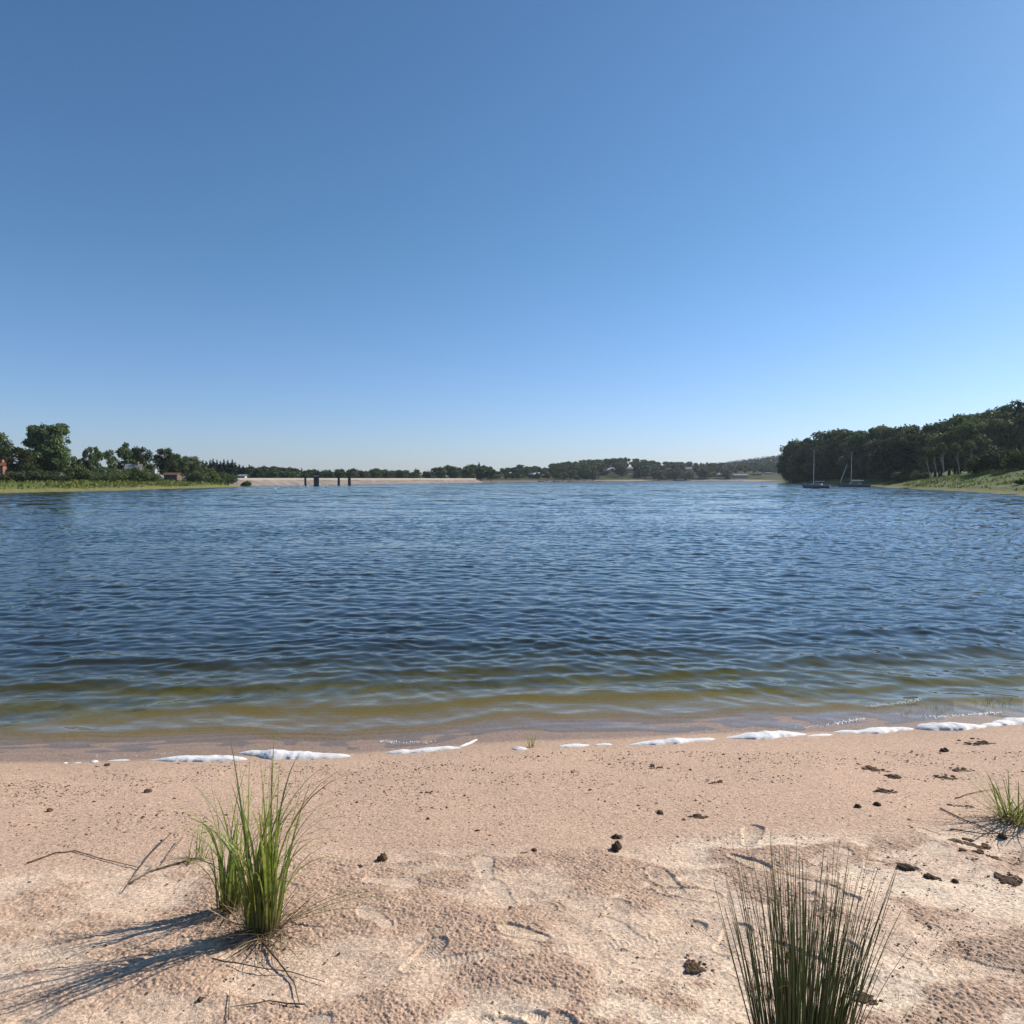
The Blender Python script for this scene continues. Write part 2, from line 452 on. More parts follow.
# ------------------------------------------------------------------ water
def water():
    ang = np.arange(-54, 54.01, .11) * math.pi / 180
    rad = [4.6]
    while rad[-1] < 1500:
        r = rad[-1]
        if r < 14: st = max(.012, min(r * r / 1680 * .62, .06))
        elif r < 42: st = .07
        elif r < 290: st = min(.07 + (r - 42) * .0022, .5)
        else: st = r * .012
        rad.append(r + st)
    rad = np.array(rad); st = np.gradient(rad)
    RR, AA = np.meshgrid(rad, ang, indexing='ij')
    SP = np.maximum(np.broadcast_to(st[:, None], RR.shape), RR * R(.10))
    X = RR * np.sin(AA); Y = RR * np.cos(AA)
    s = shore_s(X, Y)
    Z = np.zeros_like(X)
    wr = random.Random(3)
    # phases are bent towards the shoreline so that crests come in nearly parallel to it
    wx = X + .35 * fbm(X * .5, Y * .5, 41, 2); wy = Y + .35 * fbm(X * .45, Y * .45, 42, 2)
    for k in range(46):
        lam = .19 * (6.5 ** (k / 45.0))
        th = wr.gauss(0, .42) + .11 - .05
        if k % 5 == 0: th += wr.choice([-.7, .7])
        kk = 2 * math.pi / lam
        amp = .0048 * lam ** .82 * wr.uniform(.6, 1.3) * (1.25 if lam < .55 else .78)
        ph = wr.uniform(0, 6.28)
        fade = sstep(lam / 2.6, lam / 5.0, SP)
        if fade.max() <= 0: continue
        sh = np.sin(kk * (wx * math.sin(th) + wy * math.cos(th)) + ph)
        Z += amp * fade * sh
    # longer chop out on the open lake, as real relief
    far_w = sstep(22, 80, RR)
    for k in range(18):
        lam = 1.0 * (4.0 ** (k / 17.0)); th = wr.gauss(0, .40) + .06; kk = 2 * math.pi / lam; ph = wr.uniform(0, 6.28)
        fade = sstep(lam / 2.2, lam / 4.0, SP) * far_w
        Z += 0.0050 * lam * wr.uniform(.6, 1.3) * fade * np.sin(kk * (wx * math.sin(th) + wy * math.cos(th)) + ph)
    gust = .8 + .45 * fbm(X * .09, Y * .13, 43, 2) + .25 * fbm(X * .45, Y * .7, 44, 2)
    shal = sstep(-.2, 2.6, s)
    Z = Z * gust * (.30 + .70 * shal) * .74
    # the shallow swash: long low wavelets parallel to the shore with steep faces
    q = s + .30 * fbm(X * .55, Y * .2, 45, 3) + .10 * fbm(X * 1.9, Y * .5, 47, 2) + .10 * np.sin(X * .5 + 1)
    env2 = sstep(-.5, .5, fbm(X * .5 - 7, Y * .3, 48, 2)); env3 = sstep(-.5, .5, fbm(X * .4 + 11, Y * .3, 49, 2))
    def ridge(c, wdt, h):
        d = (q - c); return h * np.exp(-(np.where(d < 0, d / (wdt * .45), d / wdt)) ** 2)
    env = sstep(-.6, .4, fbm(X * .35 + 3, Y * 0, 46, 2))
    Z += (ridge(.22, .10, .008) * env + ridge(.70, .20, .018) * (1.1 - .5 * env) + ridge(1.35, .30, .026) * (.6 + .6 * env) + ridge(2.1, .34, .026) * env2 + ridge(2.6, .34, .022) * (1 - env2) + ridge(3.2, .40, .022) * env3 + ridge(4.0, .45, .016) * (1 - env3)) * sstep(0, .2, s + .3) * 1.3
    Z -= .002
    nr, nc = RR.shape
    top = np.stack([X, Y, Z], -1).reshape(-1, 3)
    bot = top.copy(); bot[:, 2] = -6
    f = polar_faces(nr, nc)
    # closing walls and floor
    idx = np.arange(nr * nc).reshape(nr, nc)
    loop = np.concatenate([idx[0, :], idx[1:, -1], idx[-1, -2::-1], idx[-2:0:-1, 0]])
    nb = len(loop)
    base = nr * nc
    V = np.concatenate([top, bot[loop]])
    j = np.arange(nb); j2 = (j + 1) % nb
    walls = np.stack([loop[j], loop[j2], base + j2, base + j], -1)
    me = bpy.data.meshes.new('lake_water')
    nq = len(f) + len(walls)
    me.vertices.add(len(V)); me.vertices.foreach_set('co', V.astype(np.float32).ravel())
    li = np.concatenate([f[:, ::-1].ravel(), walls.ravel(), (base + j)]).astype(np.int32)
    me.loops.add(len(li)); me.loops.foreach_set('vertex_index', li)
    me.polygons.add(nq + 1)
    me.polygons.foreach_set('loop_start', np.concatenate([np.arange(0, nq * 4, 4), [nq * 4]]).astype(np.int32))
    me.polygons.foreach_set('loop_total', np.concatenate([np.full(nq, 4), [nb]]).astype(np.int32))
    me.update(calc_edges=True)
    sm = np.ones(nq + 1, bool); sm[len(f):] = False
    me.polygons.foreach_set('use_smooth', sm)
    m = bpy.data.materials.new('lake_water'); m.use_nodes = True; t = m.node_tree
    t.nodes.remove(t.nodes['Principled BSDF']); out = t.nodes['Material Output']
    tc = t.nodes.new('ShaderNodeTexCoord')
    # ripples too small for the mesh, and farther out the wind chop
    def nz(scale, sx, sy, detail=4, rot=0):
        mp = t.nodes.new('ShaderNodeMapping'); mp.inputs['Scale'].default_value = (sx, sy, 1); mp.inputs['Rotation'].default_value = (0, 0, rot)
        t.links.new(tc.outputs['Object'], mp.inputs['Vector'])
        n = t.nodes.new('ShaderNodeTexNoise'); n.inputs['Scale'].default_value = scale; n.inputs['Detail'].default_value = detail
        t.links.new(mp.outputs[0], n.inputs['Vector']); return n
    ge = t.nodes.new('ShaderNodeNewGeometry')
    ln = t.nodes.new('ShaderNodeVectorMath'); ln.operation = 'LENGTH'; t.links.new(ge.outputs['Position'], ln.inputs[0])
    def ramp(a, b, c, d):
        r = t.nodes.new('ShaderNodeMapRange'); r.inputs[1].default_value = a; r.inputs[2].default_value = b; r.inputs[3].default_value = c; r.inputs[4].default_value = d
        t.links.new(ln.outputs['Value'], r.inputs[0]); return r.outputs[0]
    # slopes of wavelets finer than the mesh, at three sizes
    acc = None
    for scale, sx, sy, rot, amt in ((7.0, .5, 1.6, .12, ramp(4, 20, .13, .20)), (1.7, .45, 1.5, -.1, ramp(10, 130, 0.04, .62)), (.33, .35, 1.4, .06, ramp(20, 130, 0.0, .62)), (.06, .3, 1.2, .0, ramp(60, 260, 0.0, .55))):
        n = nz(scale, sx, sy, 3, rot)
        sb = t.nodes.new('ShaderNodeVectorMath'); sb.operation = 'SUBTRACT'; sb.inputs[1].default_value = (.5, .5, .5); t.links.new(n.outputs['Color'], sb.inputs[0])
        ml = t.nodes.new('ShaderNodeVectorMath'); ml.operation = 'MULTIPLY'; ml.inputs[1].default_value = (.7, 1.5, 0); t.links.new(sb.outputs[0], ml.inputs[0])
        sc_ = t.nodes.new('ShaderNodeVectorMath'); sc_.operation = 'SCALE'; t.links.new(ml.outputs[0], sc_.inputs[0]); t.links.new(amt, sc_.inputs['Scale'])
        if acc is None: acc = sc_
        else:
            ad = t.nodes.new('ShaderNodeVectorMath'); ad.operation = 'ADD'; t.links.new(acc.outputs[0], ad.inputs[0]); t.links.new(sc_.outputs[0], ad.inputs[1]); acc = ad
    ad = t.nodes.new('ShaderNodeVectorMath'); ad.operation = 'ADD'; t.links.new(ge.outputs['Normal'], ad.inputs[0]); t.links.new(acc.outputs[0], ad.inputs[1])
    nn_ = t.nodes.new('ShaderNodeVectorMath'); nn_.operation = 'NORMALIZE'; t.links.new(ad.outputs[0], nn_.inputs[0])
    nrm = nn_.outputs[0]
    fr = t.nodes.new('ShaderNodeFresnel'); fr.inputs['IOR'].default_value = 1.333; t.links.new(nrm, fr.inputs['Normal'])
    gl = t.nodes.new('ShaderNodeBsdfGlossy'); gl.inputs['Color'].default_value = (1, 1, 1, 1); t.links.new(nrm, gl.inputs['Normal'])
    rr = t.nodes.new('ShaderNodeMapRange'); rr.inputs[1].default_value = 10; rr.inputs[2].default_value = 200; rr.inputs[3].default_value = .04; rr.inputs[4].default_value = .12; t.links.new(ln.outputs['Value'], rr.inputs[0])
    t.links.new(rr.outputs[0], gl.inputs['Roughness'])
    tr = t.nodes.new('ShaderNodeBsdfTransparent'); tr.inputs['Color'].default_value = (1, 1, 1, 1)
    df = t.nodes.new('ShaderNodeBsdfDiffuse'); df.inputs['Color'].default_value = (.085, .085, .030, 1)
    body = t.nodes.new('ShaderNodeMixShader'); body.inputs[0].default_value = .17
    t.links.new(tr.outputs[0], body.inputs[1]); t.links.new(df.outputs[0], body.inputs[2])
    mx = t.nodes.new('ShaderNodeMixShader'); bf = t.nodes.new('ShaderNodeMix'); bf.data_type = 'FLOAT'; t.links.new(ge.outputs['Backfacing'], bf.inputs[0]); t.links.new(fr.outputs[0], bf.inputs[2]); bf.inputs[3].default_value = .06
    t.links.new(bf.outputs[0], mx.inputs[0]); t.links.new(body.outputs[0], mx.inputs[1]); t.links.new(gl.outputs[0], mx.inputs[2])
    t.links.new(mx.outputs[0], out.inputs['Surface'])
    va = t.nodes.new('ShaderNodeVolumeAbsorption'); va.inputs['Color'].default_value = (.75, .755, .0, 1); va.inputs['Density'].default_value = 2.7
    t.links.new(va.outputs[0], out.inputs['Volume'])
    me.materials.append(m)
    tag(link('lake_water', me), kind='structure')
water()
# ------------------------------------------------------------------ materials for things
M_BARK = mat('bark', (.10, .085, .065), .9, .1, .4, 3, bump=.02, bscale=8)
M_BARK_PALE = mat('pale_bark', (.42, .40, .35), .85, .1, .35, 2)
M_OAK = leafmat('oak_leaves', (0.111, 0.137, 0.046), (0.049, 0.073, 0.026), .3, .4)
M_ASH = leafmat('ash_leaves', (0.121, 0.162, 0.061), (0.068, 0.101, 0.035))
M_WILLOW = leafmat('willow_leaves', (0.105, 0.132, 0.055), (0.061, 0.088, 0.033))
M_SPRUCE = leafmat('spruce_needles', (.022, .045, .022), (.014, .03, .016), .1)
M_LIME = leafmat('light_leaves', (0.100, 0.135, 0.030), (0.060, 0.090, 0.020))

# ------------------------------------------------------------------ foliage
def leaves(lobes, n, size, seed, shell=.55, droop=0.0):
    g = np.random.default_rng(seed)
    L = np.array(lobes, float)
    area = (L[:, 3] * L[:, 4] + L[:, 3] * L[:, 5] + L[:, 4] * L[:, 5]); pr = area / area.sum()
    k = g.choice(len(L), n, p=pr)
    d = g.normal(size=(n, 3)); d /= np.linalg.norm(d, axis=1)[:, None]
    rr = (shell + (1 - shell) * g.random(n) ** .7) * (1 + .17 * g.normal(size=n))
    c = L[k, :3] + d * L[k, 3:6] * rr[:, None]
    c[:, 2] -= droop * g.random(n) * (1 - d[:, 2])
    # leaf sprays: two crossed narrow diamonds per clump, tipped roughly along the surface
    a = g.normal(size=(n, 3)); a /= np.linalg.norm(a, axis=1)[:, None]
    nrm = d + .9 * a; nrm /= np.linalg.norm(nrm, axis=1)[:, None]
    b = np.cross(nrm, g.normal(size=(n, 3))); b /= np.linalg.norm(b, axis=1)[:, None]
    e = np.cross(nrm, b)
    sz = size * (.55 + .9 * g.random(n))[:, None]
    q = np.stack([c - b * sz, c - e * sz * .55 + b * sz * .1, c + b * sz, c + e * sz * .6 - b * sz * .15], 1)
    V = q.reshape(-1, 3); Fq = np.arange(n * 4).reshape(-1, 4)
    return V, Fq

def crown_lobes(kind, h, w, seed):
    g = random.Random(seed); L = []
    if kind == 'oak':        # broad, billowing, foliage to the ground
        for i in range(44):
            t = g.random() ** .8; z = h * (.22 + .72 * t)
            rr = w * .5 * math.sqrt(max(.05, 1 - ((t - .35) / .72) ** 2)) * g.uniform(.35, .85)
            a = g.uniform(0, 6.283); s = w * g.uniform(.07, .17)
            L.append((rr * math.cos(a), rr * math.sin(a), z, s, s, s * .75))
        L.append((0, 0, h * .5, w * .30, w * .30, h * .30))
    elif kind == 'ash':      # taller, open, ragged
        for i in range(36):
            t = g.random(); z = h * (.30 + .66 * t)
            rr = w * .5 * (1 - .65 * t) * g.uniform(.3, 1.0); a = g.uniform(0, 6.283); s = w * g.uniform(.06, .14)
            L.append((rr * math.cos(a), rr * math.sin(a), z, s, s, s * 1.0))
    elif kind == 'spruce':
        n = 14
        for i in range(n):
            t = i / (n - 1); z = h * (.10 + .88 * t); s = w * .5 * (1 - t) ** .85 + .15
            for k in range(5 if t < .8 else 2):
                a = g.uniform(0, 6.283); L.append((s * .55 * math.cos(a), s * .55 * math.sin(a), z - .12 * s, s * .45, s * .45, h * .035))
            L.append((0, 0, z, s * .35, s * .35, h * .05))
    elif kind == 'birch':
        for i in range(20):
            t = g.random(); z = h * (.28 + .68 * t)
            rr = w * .5 * math.sin(math.pi * min(1, .25 + .75 * (1 - t))) * g.uniform(.2, .9); a = g.uniform(0, 6.283); s = w * g.uniform(.10, .18)
            L.append((rr * math.cos(a), rr * math.sin(a), z, s, s, s * 1.3))
    elif kind == 'pine':
        for i in range(14):
            t = g.random(); z = h * (.55 + .42 * t); rr = w * .45 * (1 - .6 * t) * g.uniform(.1, 1); a = g.uniform(0, 6.283); s = w * g.uniform(.13, .22)
            L.append((rr * math.cos(a), rr * math.sin(a), z, s, s, s * .5))
    elif kind == 'shrub':
        for i in range(16):
            rr = w * .5 * math.sqrt(g.random()) * .82; a = g.uniform(0, 6.283); s = w * g.uniform(.12, .2)
            zt = h * (1 - .62 * (rr / (w * .5)) ** 2) * g.uniform(.55, .86)
            L.append((rr * math.cos(a), rr * math.sin(a), zt, s, s, max(zt * .55, .2)))
        L.append((0, 0, h * .35, w * .40, w * .40, h * .38))
    return L

def trunk_mb(kind, h, w, seed, lobes, lean=(0, 0)):
    g = random.Random(seed + 5); mb = MB()
    if kind == 'shrub':
        for i in range(6):
            a = i * 1.05 + g.uniform(-.3, .3); r = w * .28
            mb.tube([(.1 * math.cos(a), .1 * math.sin(a), -.1), (r * .4 * math.cos(a), r * .4 * math.sin(a), h * .3), (r * math.cos(a), r * math.sin(a), h * .62)], [.06 * h / 3, .045 * h / 3, .015], 5)
        return mb
    tr = h * .020 + .06
    top = h * (.93 if kind in ('spruce', 'pine') else .72)
    pts = []
    for i in range(7):
        t = i / 6; pts.append((lean[0] * t * h + .012 * h * math.sin(t * 5 + seed), lean[1] * t * h + .012 * h * math.cos(t * 4 + seed), top * t - .15))
    mb.tube(pts, [tr * (1.35 if i == 0 else 1 - .8 * i / 6) for i in range(7)], 8)
    if kind != 'spruce':
        for l in lobes[:9]:
            z0 = max(h * .18, l[2] * .5); t = z0 / top; x0 = lean[0] * t * h; y0 = lean[1] * t * h
            mb.tube([(x0, y0, z0), ((x0 + l[0]) * .5, (y0 + l[1]) * .5, (z0 + l[2]) * .5 - .02 * h), (l[0], l[1], l[2])], [tr * .5, tr * .3, tr * .1], 5)
    return mb

LEAFM = {'oak': M_OAK, 'ash': M_ASH, 'spruce': M_SPRUCE, 'birch': M_LIME, 'pine': M_SPRUCE, 'shrub': M_WILLOW}
CAT = {'oak': 'tree', 'ash': 'tree', 'spruce': 'tree', 'birch': 'tree', 'pine': 'tree', 'shrub': 'shrub'}
NAME = {'oak': 'broadleaf_tree', 'ash': 'open_crowned_tree', 'spruce': 'spruce_tree', 'birch': 'birch_tree', 'pine': 'pine_tree', 'shrub': 'shrub'}

def make_tree(kind, h, w, n, size, seed, leafm=None, parts=True, bark=None, lobes=None, name=None, shell=.55):
    L = lobes or crown_lobes(kind, h, w, seed)
    V, Fq = leaves(L, n, size, seed + 100, shell)
    V[:, 2] = np.maximum(V[:, 2], .05)
    tb = trunk_mb(kind, h, w, seed, L)
    lm = leafm or LEAFM[kind]; bk = bark or M_BARK
    if parts:
        root = empty(name or NAME[kind])
        tb.build('stems' if kind == 'shrub' else 'trunk', bk, root, smooth=True)
        link('foliage' if kind == 'shrub' else 'crown', mesh_from('crown', V, Fq, lm, False), root)
        return root
    nv = len(tb.v)
    VV = [tuple(p) for p in V]; FF = [tuple(f) for f in Fq.tolist()]
    allv = tb.v + VV; allf = tb.f + [tuple(i + nv for i in f) for f in FF]
    me = mesh_from(name or NAME[kind], allv, allf, None, False, [bk, lm], [0] * len(tb.f) + [1] * len(FF))
    return link(name or NAME[kind], me)

used = set()
def put(proto, X, Y, h, h0, label, group=None, wide=1.0, cat='tree', rz=None, sink=.1):
    if id(proto) in used: o = copy_tree(proto)
    else: o = proto; used.add(id(proto))
    s = h / h0
    o.location = (X, Y, lz(X, Y) - sink); o.scale = (s * wide, s * wide, s)
    o.rotation_euler = (0, 0, random.uniform(0, 6.28) if rz is None else rz)
    tag(o, label, cat, group)
    return o

def put_px(proto, px, D, ytop, h0, label, group=None, wide=1.0, cat='tree', hmin=1.0):
    p = at_y(px, ytop, D); h = max(hmin, p.z - lz(p.x, D) + .1)
    return put(proto, p.x, D, h, h0, label, group, wide, cat)

# --- left bank, single trees
big = make_tree('ash', 13, 9.6, 9500, .24, 11, M_ASH, lobes=None, name='broadleaf_tree')
bigL = [(0, 0, 6.2, 3.4, 3.2, 3.8), (.2, 0, 9.3, 2.9, 2.6, 2.6), (-2.2, 0, 4.5, 2, 2, 2.4), (2.4, 0, 4.8, 2, 2, 2.6)]
g = random.Random(4)
for i in range(64):
    t = g.random(); a = g.uniform(0, 6.283); rr = 4.3 * math.sqrt(max(.08, 1 - ((t - .42) / .66) ** 2)) * g.uniform(.45, 1)
    s = g.uniform(.45, 1.25); bigL.append((rr * math.cos(a), rr * math.sin(a), 1.8 + 10.4 * t, s, s, s * .8))
for o in list(big.children): bpy.data.objects.remove(o)
V, Fq = leaves(bigL, 19000, .24, 12, .6)
trunk_mb('oak', 13, 9, 11, bigL).build('trunk', M_BARK, big, True)
link('crown', mesh_from('crown', V, Fq, M_ASH, False), big)
used.add(id(big))
p = at_y(48, 422, 166); big.location = (p.x, 166, lz(p.x, 166)); big.scale = [(p.z - lz(p.x, 166)) / 12.9] * 3
tag(big, 'tallest tree on the left bank, broad grey-green ragged crown', 'tree')

P_oak = make_tree('oak', 10, 9.5, 6500, .25, 21)
P_oak2 = make_tree('oak', 10, 8.5, 6500, .25, 33)
P_ash = make_tree('ash', 10, 6.5, 3200, .25, 25)
P_ash2 = make_tree('ash', 10, 7.5, 3600, .26, 27)
P_spr = make_tree('spruce', 10, 4.2, 3000, .25, 29)
P_birch = make_tree('birch', 10, 6, 3200, .24, 31)
P_shr = make_tree('shrub', 3, 5.5, 3200, .15, 35)
P_shr2 = make_tree('shrub', 3, 4.6, 3200, .15, 37, M_LIME)
P_shr3 = make_tree('shrub', 3, 5.0, 3200, .15, 39, M_OAK)

put_px(P_oak, 21, 158, 446, 10, 'low dark rounded tree at the left foot of the tallest tree', wide=.95)
put_px(P_oak2, -5, 172, 434, 10, 'tree cut by the left photo edge beside the orange-walled house', wide=.8)
put_px(P_ash, 76, 172, 455, 10, 'short tree leaning out of the right side of the tallest tree', wide=.9)
put_px(P_ash, 87, 200, 445, 10, 'thin see-through tree right of the tallest tree, left of a pair', wide=.75)
put_px(P_ash2, 97, 203, 448, 10, 'thin tree with reddish crown, right one of the sparse pair', wide=.8)
put_px(P_birch, 111, 210, 452, 10, 'small pale tree between the sparse pair and the tree with two tops')
put_px(P_ash2, 124, 220, 444, 10, 'dark tree with a flat top above the grey-roofed house', wide=1.0)
put_px(P_oak, 140, 224, 446, 10, 'broad dark tree directly behind the grey roof on the left bank', wide=.8)
put_px(P_oak2, 164, 214, 449, 10, 'rounded light green tree right of the gap behind the grey roof', wide=.85)
put_px(P_oak, 177, 218, 453, 10, 'middle tree of the rounded clump sloping down to the right', wide=1.0)
put_px(P_oak2, 191, 222, 457, 10, 'lowest right-hand tree of the rounded sloping clump', wide=1.05)
for k, (px, yt) in enumerate([(199, 462), (203, 460), (206, 461), (210, 460), (213, 459), (217, 460), (220, 461), (224, 459.5), (228, 460), (232, 459.5), (235, 462), (239, 464), (243, 465.5)]):
    put_px(P_spr, px, 290 + 7 * (k % 3), yt, 10, 'dark pointed conifer in the row behind the left bank', 'conifers behind the left bank', 1.7)
for k, (px, D, yt, lab, pr, wd) in enumerate([
    (14, 149, 471, 'low grey-green bush below the dark rounded tree, nearest the left edge', P_shr, 1.5),
    (32, 151, 470, 'grey willow bush under the left half of the tallest tree', P_shr, 1.4),
    (50, 152, 472, 'grey willow bush right under the tallest tree trunk', P_shr3, 1.3),
    (66, 151, 475, 'dark low bush close to the water right of the tallest tree', P_shr3, 1.2),
    (80, 166, 467, 'bright green bush below the thin see-through tree', P_shr2, 1.4),
    (92, 166, 471, 'rounded green bush below the sparse pair of trees', P_shr, 1.2),
    (104, 170, 468, 'mid green bush just right of the sparse pair of trees', P_shr, 1.1),
    (116, 176, 469, 'light green bush left of the dark bush with the grey roof behind', P_shr2, 1.1),
    (136, 180, 467, 'large dark willow bush in front of the grey roof', P_shr3, 1.15),
    (149, 185, 471, 'dark bush sloping down right of the large willow bush', P_shr3, 1.2),
    (197, 209, 470, 'grey-green bush right of the brown shed', P_shr, 1.0),
    (207, 214, 467, 'pale green bush between shed and conifers, tallest of its three', P_shr2, 1.0),
    (217, 220, 471, 'dark bush at the right end of the left bank', P_shr3, .9),
    (227, 226, 473, 'pale willow bush last before the dam', P_shr, .9)]):
    put_px(pr, px, D, yt, 3, lab, 'bushes along the left bank', wd, 'shrub')
for px, D, yt in [(100, 158, 483.5), (166, 186, 482), (158, 184, 483), (60, 140, 485), (213, 205, 481), (246, 228, 481), (128, 170, 483)]:
    put_px(P_shr2, px, D, yt, 3, 'low tuft of waterside green on the left bank', 'low waterside tufts on the left bank', 1.3, 'shrub', hmin=.3)

for k, (px, D, yt) in enumerate([(-35, 175, 440), (-75, 170, 432), (-110, 182, 438), (-150, 168, 436), (-190, 175, 430), (-235, 170, 438)]):
    put_px([P_oak, P_oak2][k % 2], px, D, yt, 10, 'tree of the left bank beyond the left photo edge', 'trees beyond the left photo edge')
# --- wooded hill on the right shore
OUT_R = ([785, 790, 795, 810, 830, 850, 870, 890, 920, 945, 960, 980, 990, 1005, 1018, 1040, 1120], [450, 446, 441, 437, 432, 431, 429, 425, 424, 420, 418, 411, 408, 411, 404, 403, 400])
DR = ([785, 820, 870, 900, 960, 1024, 1100], [402, 364, 312, 264, 226, 232, 240])
WL = ['dark round-crowned tree in the shaded wood on the right shore', 'dark tree with ragged crown in the shaded wood on the right shore', 'deep green tree in the second rank of the shaded right wood', 'green tree on the crest of the wooded right hill']
rw = random.Random(8)
def wood_row(px0, px1, step, back, ylow, li, protos, gname):
    px = px0
    while px < px1:
        D = np.interp(px, *DR) + back + rw.uniform(-4, 4)
        yt = np.interp(px, *OUT_R) + ylow + rw.uniform(-3.0, 4.5)
        put_px(rw.choice(protos), px, D, yt, 10, WL[li], gname, rw.uniform(.85, 1.15))
        px += step * rw.uniform(.75, 1.2)
wood_row(797, 1110, 15, 0, 10, 0, [P_oak, P_oak2], 'front rank of the right wood')
wood_row(790, 1110, 16, 12, 4, 1, [P_oak, P_oak2, P_ash2], 'middle rank of the right wood')
wood_row(791, 1100, 13, 26, 1.5, 3, [P_oak, P_oak2], 'trees on the crest of the right wood')
wood_row(800, 1100, 14, 6, 22, 2, [P_oak2, P_shr3 if False else P_oak], 'low trees filling the right wood')
put_px(P_spr, 1018, 235, 403, 10, 'pointed conifer rising above the right wood at the photo edge', None, 1.6)
put_px(P_ash, 857, 315, 428, 10, 'small rounded tree poking above the crest of the right wood', None, 1.0)
put_px(P_shr3, 998, 168, 447, 3, 'big domed bush on the right bank, left of two', 'domed bushes on the right bank', 1.0, 'shrub')
put_px(P_shr2, 1022, 160, 449, 3, 'big domed bush on the right bank, cut by the photo edge', 'domed bushes on the right bank', 1.0, 'shrub')
put_px(P_shr2, 978, 174, 458, 3, 'lower green bush leaning against the domed bushes', 'domed bushes on the right bank', 1.0, 'shrub')
put_px(P_shr3, 795, 372, 471, 3, 'dark bush at the left foot of the right wood', None, 1.4, 'shrub')
put_px(P_shr2, 1021, 122, 481, 3, 'small bright bush by the sand path at the right photo edge', None, 1.2, 'shrub')

for px, D in [(885, 252), (905, 228), (920, 214)]:
    put_px(P_shr3, px, D, 470, 3, 'low dark undergrowth at the edge of the right wood', 'undergrowth at the edge of the right wood', 1.2, 'shrub')
for px in range(798, 884, 8):
    D = float(np.interp(px, *DR)) + 5 + (px % 3)
    put_px(rw.choice([P_shr3, P_shr]), px, D, 470.5 + (px % 5) * .5, 3, 'low dark undergrowth at the edge of the right wood', 'undergrowth at the edge of the right wood', 1.5, 'shrub')
# pale leaning trunks at the edge of the wood
pale_pts = [((931, 474), (926, 456)), ((937.5, 473), (934, 456)), ((945, 472), (941, 455)), ((944, 471.5), (943, 452)), ((960, 470.5), (957, 452)), ((973, 464), (971, 449))]
ords = ['first', 'second', 'third', 'fourth', 'fifth', 'last']
for k, (b, t) in enumerate(pale_pts):
    D = 186 - k * 2
    p0 = at_y(b[0], b[1], D); p1 = at_y(t[0], t[1], D); z0 = lz(p0.x, D)
    root = empty('leaning_tree', (p0.x, D, z0 - .1))
    q = Vector((p1.x - p0.x, 0, p1.z - z0))
    mb = MB(); mb.tube([(0, 0, 0), q * .35 + Vector((.08, 0, 0)), q * .7, q * 1.0, q * 1.15], [.09, .075, .06, .045, .02], 6)
    mb.tube([q * .75, q * 1.05 + Vector((.5, .2, 0))], [.05, .02], 5); mb.tube([q * .62, q * .95 + Vector((-.6, .2, 0))], [.05, .02], 5)
    mb.build('trunk', M_BARK_PALE, root, True)
    V, Fq = leaves([(q.x * 1.15, .6, q.z * 1.2, 1.2, 1.2, 1.1), (q.x - .7, .8, q.z * 1.05, .8, .8, .7), (q.x + .8, .8, q.z * 1.1, .8, .8, .7)], 700, .2, 60 + k)
    link('crown', mesh_from('crown', V, Fq, M_OAK, False), root)
    tag(root, 'slim tree with pale leaning trunk at the wood edge, %s from the left of six' % ords[k], 'tree', 'pale leaning trunks at the edge of the right wood')

# --- tree lines far off (too small to show trunks: one mesh each)
F_oak = make_tree('oak', 10, 9.5, 1500, .5, 41, leafmat('far_broadleaf', (0.078, 0.111, 0.039), (0.046, 0.072, 0.026)), False)
F_oak2 = make_tree('oak', 10, 8, 1500, .5, 43, leafmat('far_broadleaf_light', (0.106, 0.138, 0.050), (0.062, 0.094, 0.035)), False)
F_ash = make_tree('birch', 10, 6.5, 1100, .5, 45, None, False)
F_spr = make_tree('spruce', 10, 5.0, 1000, .5, 47, None, False)
rf = random.Random(17)
OUT_D = ([200, 245, 275, 300, 330, 380, 430, 440, 446, 452, 460, 468, 477, 486, 500], [467, 466, 467, 469, 470, 468.5, 470, 468, 463, 466, 468, 466, 463, 466, 468])
for row, (back, dy) in enumerate([(45, 2.5), (90, 0.5), (150, 0)]):
    px = 196
    while px < 492:
        D = np.interp(px, [200, 260, 330, 400, 480], [285, 300, 350, 410, 470]) + back
        pr = rf.choice([F_oak, F_oak, F_oak2, F_spr if row else F_oak])
        put_px(pr, px, D, np.interp(px, *OUT_D) + dy + rf.uniform(-1.2, 1.6), 10, 'distant green tree in the low tree line behind the dam', 'tree line behind the dam', rf.uniform(1.0, 1.5))
        px += rf.uniform(8, 14)
OUT_F = ([476, 500, 520, 545, 560, 590, 620, 640, 650, 665, 672, 680, 700, 710, 720, 735, 750, 770, 795], [465, 468, 465, 467, 462, 458, 456, 458, 459, 463, 460, 460, 463, 461, 463, 464, 463, 462, 462])
